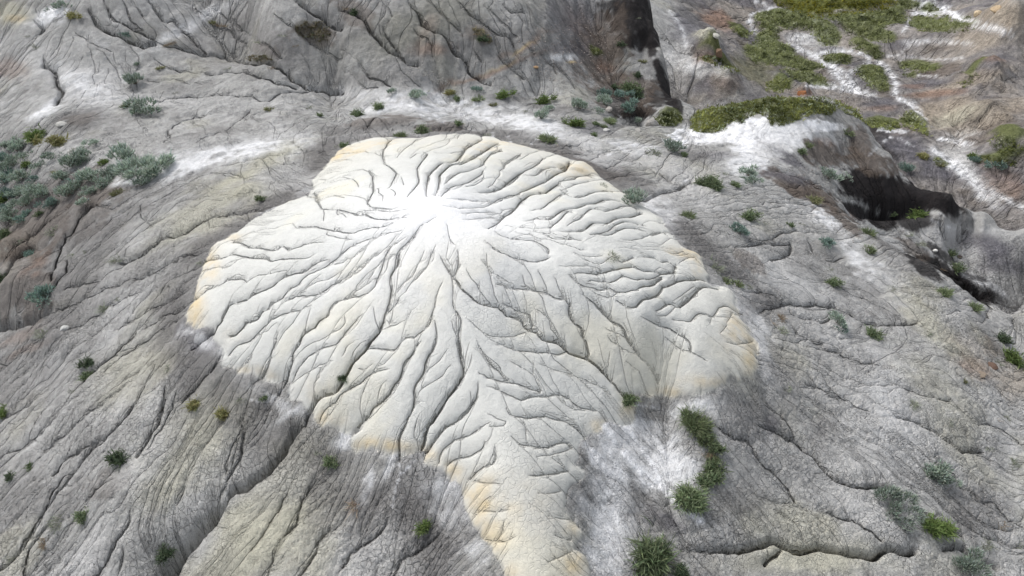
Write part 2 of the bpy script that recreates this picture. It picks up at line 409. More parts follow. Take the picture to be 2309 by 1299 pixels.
CRACKS = """
P6 690 955 660 975 615 1035 560 1080 520 1100
P7 520 1100 460 1160 415 1210 385 1260 370 1299 350 1340
P4 370 870 365 905 355 945 320 1000 310 1020
P2 400 880 370 950 330 1010
P3 350 820 280 940 210 1000 150 1080 105 1140 85 1180 40 1240 0 1280
P3 110 1180 60 1240 50 1299
P3 545 940 545 1000 530 1040 510 1075 470 1140
P3 500 805 460 850 410 900
H3 320 900 270 980 130 1080 60 1120 40 1180 0 1220
H3 650 990 630 1040 480 1140 400 1190 360 1290
H1 500 1050 480 1100 400 1190
I3 2140 640 2060 740 2020 830 2000 930 1930 1010
I3 2240 940 2150 1060 2100 1180 2020 1290
I2 1960 700 1900 800 1840 900 1780 1010 1700 1120
I2 1860 1090 1800 1290
I3 880 850 850 950 760 1100 720 1200 640 1290
I2 830 1110 820 1200 790 1290
I2 1250 640 1230 730 1190 800
I2 1640 250 1600 350 1540 470 1520 590
I3 480 590 380 660 320 780 260 900 200 980 130 1100
I3 830 240 770 290 680 370 600 400 520 440 420 520 350 600
I2 700 130 560 220 430 330 300 440
I2 240 90 100 180 0 230
I2 400 200 200 380 0 500
I2 760 640 640 720 580 800
J3 1900 100 1700 120 1580 130 1420 170 1210 280 1090 310 1040 370 960 430 820 480
J2 900 590 700 660 560 720 440 780 390 780
J2 660 600 480 630 440 650
J2 930 680 700 790 560 880 420 930 330 960
J2 1330 720 1240 760 1100 830 980 900
J3 920 900 840 1000 760 1080 640 1170 560 1250
J2 1440 400 1220 440 1000 560 900 590
J3 740 90 610 90 500 220 410 350 360 500 340 600
J3 450 440 440 530 390 600 350 640
J4 330 180 230 280 170 350 90 440 20 500
J5 240 380 130 480 60 580 0 630 -60 660
J5 330 820 200 850 90 870 0 880 -60 890
J2 1300 800 1100 900 900 1040 700 1200
J2 1300 640 1050 760 800 900
J1 950 80 960 170 1020 220
K4 600 60 650 140 740 200 830 230 900 270 960 285 1040 275
K3 700 0 760 100 860 160 980 220 1050 250
K2 830 0 870 100 950 180
K2 900 0 960 90
K3 1000 0 1100 120 1180 140 1300 250 1380 340
K4 1050 260 1150 300 1300 330 1400 350 1520 370 1580 390 1700 415 1830 420 1920 460 2000 520 2100 570 2309 600
K2 1550 100 1650 200 1750 260 1850 340
K2 1450 230 1550 330 1580 380
K4 2000 0 2150 90 2240 140 2309 170
K2 1850 90 2000 200 2150 300 2309 380
K3 1050 380 1130 440 1300 480 1450 490 1600 475 1800 520 2000 560
K1 1000 550 1250 550 1350 570
K2 1040 690 1200 650 1400 640 1700 650 1810 660 1900 610 2100 590
K3 240 140 280 170 270 220
K4 290 390 300 430 360 460 370 540 420 600 380 660 370 690
K2 1100 965 1150 910 1130 870 1250 800 1380 770
K2 1510 900 1560 830 1680 730
K1 1300 980 1420 930 1500 910
K1 1500 1130 1650 1110 1900 1050 2200 1010
K1 1400 1170 1600 1190 1700 1220
K1 500 210 640 300 750 340
K2 1240 0 1400 110 1560 220 1700 320
K2 1300 0 1500 90 1700 230 1900 380
L4 450 0 520 90 540 140 600 190 700 230 740 290 810 360 860 410 870 460 960 520 1010 560
L3 800 0 870 80 930 100 980 160 1080 220 1140 260 1170 290
L3 280 180 330 250 420 370
L4 0 60 130 100 210 200 300 290 380 350 440 390 520 430
L2 490 200 600 290 615 400
L1 270 0 350 110
L2 600 0 700 110 800 180
L2 1090 30 1150 70 1230 90
L3 120 420 200 490 330 560
L2 0 320 140 420
L2 0 450 150 560 240 590
L2 1250 330 1300 380
L2 1430 420 1500 490 1580 600
L2 1360 380 1430 440 1450 500
L2 1000 40 1100 140 1180 240
L2 900 330 950 400
L2 1050 370 1150 460 1260 560
L2 860 900 1000 910 1100 960
L2 150 870 170 840 260 790
M3 340 375 450 350 540 330 640 340 730 350 740 380 700 410 600 440
M2 440 310 600 305 660 270 760 250
M1 120 210 200 260 300 300
M2 850 330 950 440 1090 440
M3 520 810 560 770 650 750 720 730 860 740 960 750 1040 770
M3 1030 750 1080 790 1200 850 1290 880 1380 890 1580 885
M2 440 660 560 665 640 700 700 740
M2 720 780 760 820 960 860 1000 840
M2 740 900 850 980 950 1020
M2 850 1040 1050 1070 1150 1120 1370 1170
M3 2080 700 2070 760 2065 830
M3 2240 760 2250 840 2270 920
M3 1740 180 1735 240 1750 300
M3 1850 110 1860 200 1880 290
M3 1800 130 1850 230 1860 300
M2 1900 100 1940 200 1960 280
M1 300 120 400 200 500 300
N5 0 1070 100 1110 300 1100 430 1100 580 1050 640 1045 690 1080 790 1105 950 1080 1020 1110 1150 1130 1300 1155 1340 1130 1380 1100 1520 1130 1570 1110
N4 680 1090 640 1130 560 1200
N3 180 260 300 330 420 370 470 400 500 490 640 600 720 690 760 770
N4 500 260 640 300 760 360 850 440 930 510 980 580 1080 650 1200 690 1330 680 1400 710
N2 560 120 700 230 760 340
N3 940 850 1050 890 1150 910 1260 980 1350 1050
N3 1420 200 1560 230 1700 290 1800 360 1900 430 2030 440
N2 820 0 950 50 1060 110
N2 940 0 1060 80 1250 190
N2 1700 480 1800 560 1900 680 2000 760
N2 2000 790 2100 800 2200 900 2300 970
N5 1780 1110 1850 1070 1930 1120 2000 1160 2120 1210
N2 2100 270 2200 330 2309 410
N2 1480 0 1650 60 1820 100
N1 500 740 620 790 700 800 830 820
N2 2000 280 2050 260 2130 290
N2 1560 820 1700 900 1800 980 1900 1010
P3 1430 460 1450 450 1490 430 1530 420 1560 400
P2 1370 350 1430 360 1470 380 1530 410
P3 1270 320 1300 325 1340 340 1350 350
P2 1240 345 1290 350 1320 355
"""
MOUND = [760,345,800,325,870,312,930,318,975,310,1040,308,1110,315,1150,325,1200,338,1255,352,1290,372,1320,380,1345,395,1375,415,1400,435,1440,462,1480,490,1500,515,1530,555,
 1575,575,1590,600,1600,640,1650,660,1665,715,1690,745,1703,790,1700,840,1650,850,1620,870,1560,890,1490,890,1440,885,1425,905,1425,945,1400,955,1360,942,1352,975,1310,990,1295,1010,
 1300,1030,1290,1050,1312,1070,1290,1085,1270,1110,1275,1150,1290,1180,1312,1205,1310,1215,1290,1240,1320,1260,1325,1299,1330,1380,1170,1380,1150,1299,1140,1270,1110,1235,1090,1210,1070,1175,
 1065,1150,1045,1110,1050,1095,1020,1080,1000,1060,960,1040,965,1020,950,1010,900,1010,860,1015,815,1005,800,985,815,965,770,970,720,945,710,925,660,900,655,870,650,850,600,850,530,835,505,815,
 510,790,490,760,485,740,440,735,425,715,440,670,455,620,470,580,480,560,510,545,560,510,620,475,640,465,700,440,715,400,740,375]

def parse(txt):
    out = []
    for ln in txt.strip().splitlines():
        t = ln.split(); ox, oy, s = TL[t[0][0]]
        v = np.array([float(q) for q in t[1:]]).reshape(-1, 2)
        out.append((int(t[0][1:]), v / s + (ox, oy)))
    return out
def smooth_line(P, step):                               # Catmull-Rom through the points
    Q = np.vstack([2 * P[0] - P[1], P, 2 * P[-1] - P[-2]]); out = []
    for i in range(1, len(Q) - 2):
        n = max(2, int(np.hypot(*(Q[i + 1] - Q[i])) / step)); t = np.arange(n)[:, None] / n
        a, b, c, d = Q[i - 1], Q[i], Q[i + 1], Q[i + 2]
        out.append(.5 * (2 * b + (c - a) * t + (2 * a - 5 * b + 4 * c - d) * t**2 + (3 * b - a - 3 * c + d) * t**3))
    out.append(P[-1:]); return np.vstack(out)

SEG = []                                                # x0 y0 x1 y1 s0 s1 (strength in classes)
def add_line(cls, P, wiggle=2.2):
    Q = smooth_line(P, 9.0)
    n = len(Q); k = np.arange(n)
    Q = Q + wiggle * np.c_[np.sin(k * 1.1 + P[0, 0]) * .6 + RNG.normal(0, .45, n), np.cos(k * 1.3 + P[0, 1]) * .5 + RNG.normal(0, .45, n)]
    x, y, t = hit(Q[:, 0], Q[:, 1])
    taper = np.minimum(1, .25 + (k + 1) / max(4, n * .3))
    s = cls * taper
    for i in range(n - 1):
        if abs(t[i + 1] - t[i]) < 0.10 * t[i]:
            SEG.append((x[i], y[i], x[i + 1], y[i + 1], s[i], s[i + 1]))
for c, P in parse(RILLS): add_line(c, P, 1.5)
N_RILL = len(SEG)
for c, P in parse(CRACKS): add_line(c, P, 2.4)

# mound outline, as signed distance in metres (positive inside)
mp = np.array(MOUND, float).reshape(-1, 2)
mpx = smooth_line(np.vstack([mp, mp[:1]]), 8.0)
mx, my, _ = hit(mpx[:, 0], np.minimum(mpx[:, 1], 1420))
def sdf(poly_x, poly_y, pad=1.2):
    r0, r1 = np.searchsorted(YR, [poly_y.min() - pad, poly_y.max() + pad])
    Xs, Ys = X[r0:r1], Y[r0:r1]
    u0 = np.searchsorted(UC, ((poly_x.min() - pad) / DR[r0:r1]).min()); u1 = np.searchsorted(UC, ((poly_x.max() + pad) / DR[r0:r1]).max())
    Xs = Xs[:, u0:u1]; Ys = Ys[:, u0:u1]
    d2 = np.full(Xs.shape, 1e9); ins = np.zeros(Xs.shape, bool)
    for i in range(len(poly_x) - 1):
        ax, ay, bx, by = poly_x[i], poly_y[i], poly_x[i + 1], poly_y[i + 1]
        ex, ey = bx - ax, by - ay; L = ex * ex + ey * ey + 1e-12
        t = np.clip(((Xs - ax) * ex + (Ys - ay) * ey) / L, 0, 1)
        d2 = np.minimum(d2, (Xs - ax - t * ex)**2 + (Ys - ay - t * ey)**2)
        c = ((ay > Ys) != (by > Ys)) & (Xs < ex * (Ys - ay) / (ey + 1e-15) + ax)
        ins ^= c
    d = np.sqrt(d2); out = np.full(X.shape, -9.0); out[r0:r1, u0:u1] = np.where(ins, d, -d)
    return out
MS = sdf(mx, my)
MSn = MS + 0.04 * fbm(X * 5, Y * 5, 3, 5) + 0.09 * np.abs(fbm(X * 1.9, Y * 1.9, 2, 6))
inM = MSn > 0

# ------------------------------------------------------------------ stamping of channels
def params(s, slant):
    q = (slant / 8.5) ** 0.85
    D = np.interp(s, [0, 1, 2, 3, 4, 5, 6, 7], [.0, .021, .035, .049, .062, .080, .16, .33]) * q
    R = np.interp(s, [0, 1, 2, 3, 4, 5, 6, 7], [.04, .11, .17, .22, .25, .25, .32, .55]) * q
    w = np.interp(s, [0, 1, 2, 3, 4, 5, 6, 7], [.013, .014, .015, .017, .021, .028, .036, .055]) * (slant / 8.5)
    Sd = np.interp(s, [0, 1, 2, 3, 4, 5, 6, 7], [.0, .004, .010, .022, .045, .12, .22, .34]) * (slant / 8.5)
    return D, R, w, Sd
SPC = np.maximum(np.gradient(YR)[:, None] * np.ones(NC)[None], np.gradient(UC)[None, :] * DR[:, None]).astype(np.float32)
UD = np.full(X.shape, 9, np.float32); RS = np.full(X.shape, 99, np.float32); RK = np.zeros(X.shape, np.float32)
def stamp(segs, dscale=1.0, rscale=1.0, sscale=1.0, C=None, S=None, kauto=.6):
    if C is None: C = np.zeros(X.shape, np.float32); S = np.zeros(X.shape, np.float32)
    segs = np.asarray(segs)
    xm = (segs[:, 0] + segs[:, 2]) / 2; ym = (segs[:, 1] + segs[:, 3]) / 2
    sl = np.sqrt(xm**2 + ym**2 + (HC - sample(ZB, xm, ym))**2)
    for k in range(len(segs)):
        x0, y0, x1, y1, s0, s1 = segs[k]
        D, R, w, Sd = params(max(s0, s1), sl[k]); D *= dscale; R *= rscale; Sd *= sscale
        pad = max(R, 2.5 * w, .03 * sl[k] / 8.5)
        r0 = YR.searchsorted(min(y0, y1) - pad); r1 = YR.searchsorted(max(y0, y1) + pad)
        if r1 - r0 < 1 or r1 - r0 > 400: continue
        dm = DR[(r0 + r1) // 2]
        c0 = UC.searchsorted((min(x0, x1) - pad) / dm); c1 = UC.searchsorted((max(x0, x1) + pad) / dm)
        if c1 - c0 < 1 or c1 - c0 > 500: continue
        xs = X[r0:r1, c0:c1]; yy = Y[r0:r1, c0:c1]
        ex, ey = x1 - x0, y1 - y0; L = ex * ex + ey * ey + 1e-12
        t = np.clip(((xs - x0) * ex + (yy - y0) * ey) / L, 0, 1)
        d = np.sqrt((xs - x0 - t * ex)**2 + (yy - y0 - t * ey)**2)
        sc = (s0 + (s1 - s0) * t) / max(s0, s1, 1e-6)
        if max(s0, s1) * sscale > .3:                    # signed distance to the crack line, for its fine relief
            W = (slice(r0, r1), slice(c0, c1)); dd = d - 1e-4 * sc
            near = (dd < UD[W]) & (d < 3.2 * SPC[W])
            sg = np.where((xs - x0) * ey - (yy - y0) * ex > 0, 1., -1.)
            cl = sc * max(s0, s1) * (1 if sscale >= 1 else .6)
            hw = (.0020 + .0019 * cl) * sl[k] / 8.5
            UD[W] = np.where(near, dd, UD[W]); RS[W] = np.where(near, sg * d / hw, RS[W]); RK[W] = np.where(near, np.clip(.10 + .24 * cl, 0, 1.2) * (1 if sscale >= 1 else kauto) * sl[k] / 8.5, RK[W])
        tt = np.clip(d / R, 0, 1)
        prof = 1 - np.sqrt(1 - (1 - tt)**2)
        np.maximum(C[r0:r1, c0:c1], D * sc * prof, out=C[r0:r1, c0:c1])
        np.maximum(S[r0:r1, c0:c1], Sd * sc * np.exp(-(d / w)**2), out=S[r0:r1, c0:c1])
    return C, S
C1, S1 = stamp(SEG)

# ------------------------------------------------------------------ drainage net grown over the whole surface
def grow(step, noise, seed, pull):
    r_a, r_b = YR.searchsorted(3.0), YR.searchsorted(60.0)
    rows = np.arange(r_a, r_b, step); cols = np.arange(62, 62 + 1160, step)
    rg = np.random.default_rng(seed)
    RI = rows[:, None] + rg.integers(0, step, (len(rows), len(cols))); CI = cols[None, :] + rg.integers(0, step, (len(rows), len(cols)))
    RI = np.clip(RI, 0, NR - 1); CI = np.clip(CI, 0, NC - 1)
    x, y = X[RI, CI], Y[RI, CI]; q = SL[RI, CI] / 8.5
    z = ZB[RI, CI] - pull * (C1 + S1)[RI, CI] + noise * q * fbm(x / q * 2.2, y / q * 2.2, 3, seed) * .5
    m, n = x.shape; N = m * n; idx = np.arange(N).reshape(m, n)
    best = np.zeros((m, n)); rec = np.full((m, n), -1)
    for dr, dc in [(a, b) for a in (-2, -1, 0, 1, 2) for b in (-2, -1, 0, 1, 2) if (a, b) != (0, 0) and math.gcd(abs(a), abs(b)) == 1]:
        rs = slice(max(0, -dr), m - max(0, dr)); cs = slice(max(0, -dc), n - max(0, dc))
        rt = slice(max(0, dr), m - max(0, -dr)); ct = slice(max(0, dc), n - max(0, -dc))
        g = (z[rs, cs] - z[rt, ct]) / np.hypot(x[rs, cs] - x[rt, ct], y[rs, cs] - y[rt, ct])
        u = g > best[rs, cs]
        best[rs, cs] = np.where(u, g, best[rs, cs]); rec[rs, cs] = np.where(u, idx[rt, ct], rec[rs, cs])
    acc = np.ones(N); recf = rec.ravel(); zf = z.ravel()
    accl = acc.tolist(); rl = recf.tolist(); don = [-1] * N; dmax = [0.0] * N
    for i in np.argsort(-zf).tolist():
        j = rl[i]
        if j >= 0:
            accl[j] += accl[i]
            if accl[i] > dmax[j]: dmax[j] = accl[i]; don[j] = i
    acc = np.array(accl); xf, yf = x.ravel(), y.ravel(); don = np.array(don)
    for it in range(2):
        a = np.where(recf >= 0, recf, np.arange(N)); b = np.where(don >= 0, don, np.arange(N))
        xf, yf = .5 * xf + .25 * xf[a] + .25 * xf[b], .5 * yf + .25 * yf[a] + .25 * yf[b]
    q = q.ravel(); k = sample(MS, xf, yf)
    wv = np.where(k > 0, .10, .07) * q
    return xf + wv * fbm(xf * 3.1 / np.median(q), yf * 3.1 / np.median(q), 2, 31), yf + wv * fbm(xf * 3.1 + 9, yf * 3.1, 2, 37), recf, acc, m, n
xf, yf, recf, acc, _m, _n = grow(4, .04, 3, 1.5)
sel = np.where((recf >= 0) & (acc >= 4))[0]
strength = np.clip(.35 + .42 * np.log2(acc / 4.0), 0, 3.4)
mnd = sample(MS, xf, yf)
# on the white mound tributaries are fine; on the grey slopes they are moderate
sA = strength * np.where(mnd > 0, .72, .85) * np.where((mnd > 0) & (acc < 7), .5, 1)
aseg = [(xf[i], yf[i], xf[recf[i]], yf[recf[i]], sA[i], sA[recf[i]]) for i in sel.tolist()]
C2, S2 = stamp(aseg, .8, .9, .8, kauto=.75)
xg, yg, recg, accg, _m2, _n2 = grow(8, .06, 9, 1.0)
selg = np.where((recg >= 0) & (accg >= 12))[0]
sG = np.clip(1.0 + .55 * np.log2(accg / 12.0), 0, 4.2)
sG = np.where(sample(MS, xg, yg) > -.05, 0, sG)
bseg = [(xg[i], yg[i], xg[recg[i]], yg[recg[i]], sG[i], sG[recg[i]]) for i in selg.tolist() if sG[i] > 0]
C3, S3 = stamp(bseg, 1.25, 1.7, .5)

# ------------------------------------------------------------------ final height
gy = np.gradient(ZB, axis=0) / np.gradient(YR)[:, None]
gx = np.gradient(ZB, axis=1) / np.gradient(X, axis=1)
slope = np.hypot(gx, gy)
steep = sstep(.04, .34, slope)
RK *= 1 - .85 * sstep(.75, 1.3, slope)
Q = SL / 8.5
wM = sstep(-.02, .05, MSn)
Cm = np.maximum(C1, np.where(inM, .9, .9) * np.maximum(steep, np.where(inM, .5, .1)) * C2)
Sm = np.maximum(S1, np.where(inM, .6, .55) * np.maximum(steep, .4) * S2)
T = .08 * (1 - (1 - np.clip((MSn - .25 * np.minimum(Cm, .1)) / .26, 0, 1))**2)**.5
T = T * (MSn > 0) + .02 * sstep(-.35, 0, MSn) * (MSn <= 0)
far = sstep(11, 17, SL)
rough = .042 * Q * lod(1.3, 3, 21) * (1 - .8 * wM) + .018 * Q * lod(8, 3, 33) * (1 - .85 * wM) + .004 * fbm(X * 14, Y * 14, 3, 71) * wM
# crumbly crust of shrunken mud: cells and gaps
def worley(x, y, seed=0):
    xi = np.floor(x).astype(np.int32); yi = np.floor(y).astype(np.int32)
    f1 = np.full(x.shape, 9., np.float32); f2 = np.full(x.shape, 9., np.float32)
    for dx in (-1, 0, 1):
        for dy in (-1, 0, 1):
            cx, cy = xi + dx, yi + dy
            h1 = _T[(cy + seed) & 255, cx & 255]; h2 = _T[(cx + 91 + seed) & 255, (cy + 37) & 255]
            d = np.sqrt((cx + h1 - x)**2 + (cy + h2 - y)**2)
            f2 = np.minimum(f2, np.maximum(f1, d)); f1 = np.minimum(f1, d)
    return f1, f2
wx = X + .03 * fbm(X * 9, Y * 9, 2, 4); wy = Y + .03 * fbm(X * 9, Y * 9, 2, 8)
f1, f2 = worley(wx * 11, wy * 11)
mud = (f2 - f1)
mudw = sstep(-.5, .15, fbm(X * .9, Y * .9, 3, 55)) * (1 - wM) * (1 - sstep(9, 14, SL))
f1b, f2b = worley(wx * 4.2 + 9, wy * 4.2)
mudb = f2b - f1b
f1c, f2c = worley(wx * 5.3 + 40, wy * 5.3)
mfar = sstep(9, 13, SL) * (1 - sstep(20, 27, SL)) * (1 - wM) * sstep(-.45, .2, fbm(X * .7, Y * .7, 3, 56))
crust = -.012 * (1 - sstep(0, .17, mud)) * mudw - .022 * (1 - sstep(0, .13, f2c - f1c)) * mfar - .010 * (1 - sstep(0, .08, mudb)) * (1 - wM) * np.clip(Q, .6, 1.6) * sstep(-.1, .5, fbm(X * .7, Y * .7, 2, 99))
crust += .010 * (f1 < .5) * (1 - 2 * f1) * mudw
# creased folds running across the fall line of the grey benches
ang = np.arctan2(gy, gx)
fold = .016 * Q * (1 - np.abs(lod(3.2, 3, 14, .45, 1.6, .25)) * 1.6).clip(0, 1)**2 * (1 - wM) * (1 - .6 * steep)
# big-scale relief of the valley and the brown hills beyond
vall = sstep(-4.5, -6.0, ZB)
hillr = np.abs(fbm(X * .12 + .05 * Y, Y * .09, 4, 61))
relief = vall * (.9 * (.35 - hillr)) * sstep(.0, .12, slope) + vall * (.14 * fbm(X * .6, Y * .4, 3, 64) + .10 * (.3 - np.abs(fbm(X * 1.4, Y * 1.1, 4, 65))))
walls = sstep(.45, .9, slope) * (1 - wM)
flut = walls * .12 * Q**.5 * (np.abs(fbm(X * 1.5, Y * .5, 3, 81)) - .3)
H = ZB - Cm - Sm - steep * (1 - wM) * (1 - .35 * sstep(18.5, 20.5, Y)) * (.42 * C3 + .6 * S3) + T + rough + crust + fold + relief + flut

# local mounds and knobs: photo pixel, radii in pixels, height
BUMPS = [(1592,118,38,34,1.1),(1570,165,40,26,.5),(560,432,44,20,.14),(2170,515,22,40,.35),(2115,510,20,40,.3),(2210,520,14,30,.2),(1640,180,34,20,.5),
         (2220,170,50,30,.9),(2150,190,40,22,.6),(2280,40,60,40,1.0),(2220,270,60,34,.8),(2290,330,50,40,.6),(1010,285,60,12,.10),(865,275,70,12,.10),(1320,372,90,22,.10),
         (1810,208,14,9,.5),(1500,262,20,14,.22),(50,640,70,50,.25),(120,770,60,40,.15),(30,560,40,30,.2),(620,850,50,20,-.05),(1430,262,45,16,-.5),(1455,75,26,60,-.5),(2000,470,110,18,-.45),(2180,655,60,18,-.4)]
def splat(px, py, rx, ry, rot=0.0, warpn=.35):
    """patch of ground round the point seen at (px, py): its grid window and squared normalised distance"""
    x0, y0, t = hit([px], [py], HS); x0, y0, t = float(x0[0]), float(y0[0]), float(t[0])
    z0 = float(sample(HS, np.array([x0]), np.array([y0]))[0]); sl = math.sqrt(x0**2 + y0**2 + (HC - z0)**2)
    k = t / FPX                                            # metres per photo pixel there
    fs = max(.28, (HC - z0) / sl)
    RX = max(rx, ry) * k * 2.3; RY = max(ry, rx * abs(math.sin(math.radians(rot)))) * k * 2.3 / fs
    r0, r1 = YR.searchsorted([y0 - RY, y0 + RY]); dm = DR[min(NR - 1, (r0 + r1) // 2)]
    c0 = UC.searchsorted((x0 - RX) / dm - .02); c1 = UC.searchsorted((x0 + RX) / dm + .02)
    sl_ = (slice(r0, r1), slice(c0, c1))
    xs, yy = X[sl_], Y[sl_]; zz = HS[sl_]
    dep = np.maximum(yy * cP - (zz - HC) * sP, .5)
    dx = xs / dep * FPX + 1154.5 - px; dy = -(yy * sP + (zz - HC) * cP) / dep * FPX + 649.5 - py
    if warpn:
        n = 1 / (max(rx, ry) * k)
        dx = dx + warpn * rx * fbm(xs * n * 1.7, yy * n * 1.7, 4, int(px) % 50); dy = dy + warpn * ry * fbm(xs * n * 1.7, yy * n * 1.7, 4, int(py) % 50 + 60)
    c, s = math.cos(math.radians(rot)), math.sin(math.radians(rot))
    a = (dx * c + dy * s) / rx; b = (-dx * s + dy * c) / ry
    edge = ((xs - x0) / RX)**2 + ((yy - y0) / RY)**2
    return sl_, a * a + b * b + 12 * np.maximum(edge - .8, 0)
HS = H
for px, py, rx, ry, h in BUMPS:
    sl_, r2 = splat(px, py, rx, ry, 0, .25)
    H[sl_] += h * np.exp(-r2 * 1.2)

HS = H.copy()
# ------------------------------------------------------------------ ground colours (what the ground is made of)
def lin(r, g, b):
    return np.array([(c / 255 / 12.92) if c <= 10 else ((c / 255 + .055) / 1.055)**2.4 for c in (r, g, b)])
GREY, DARK, LIGHT, YEL = lin(162,161,158), lin(116,114,112), lin(190,189,187), lin(176,173,156)
MCOL, CREST, ORANGE, SALT, SAND = lin(199,199,194), lin(228,228,227), lin(208,186,142), lin(214,214,214), lin(240,240,241)
BLACK, BROWN, RUST, PURPLE, TAN, OLIVE = lin(42,39,39), lin(98,88,80), lin(140,114,98), lin(98,96,101), lin(154,143,128), lin(112,112,84)
KEY = dict(g=GREY, d=DARK, l=LIGHT, y=YEL, c=CREST, o=ORANGE, s=SALT, w=SAND, k=BLACK, b=BROWN, r=RUST, p=PURPLE, t=TAN, v=OLIVE, m=MCOL)
A = np.empty(X.shape + (3,), np.float32)
n1 = fbm(X * .45, Y * .45, 5, 40); n2 = fbm(X * 1.7, Y * 1.7, 5, 44); n3 = fbm(X * .8 + 2, Y * .8, 4, 47); n4 = fbm(X * 6, Y * 6, 4, 48)
def blend(w, col, sl_=None):
    global A
    w = w[..., None]
    if sl_ is None: A += (col - A) * w
    else: A[sl_] += (col - A[sl_]) * w
A[:] = GREY
blend(sstep(.05, .5, n1 + .5 * n2) * .5, LIGHT); blend(sstep(.05, .5, -n1 + .5 * n2) * .45, DARK); blend(sstep(.1, .6, n3) * .42, YEL)
blend(sstep(.15, .5, n4 + .4 * n2) * .30, LIGHT); blend(sstep(.15, .5, -n4 + .3 * n1) * .22, DARK)
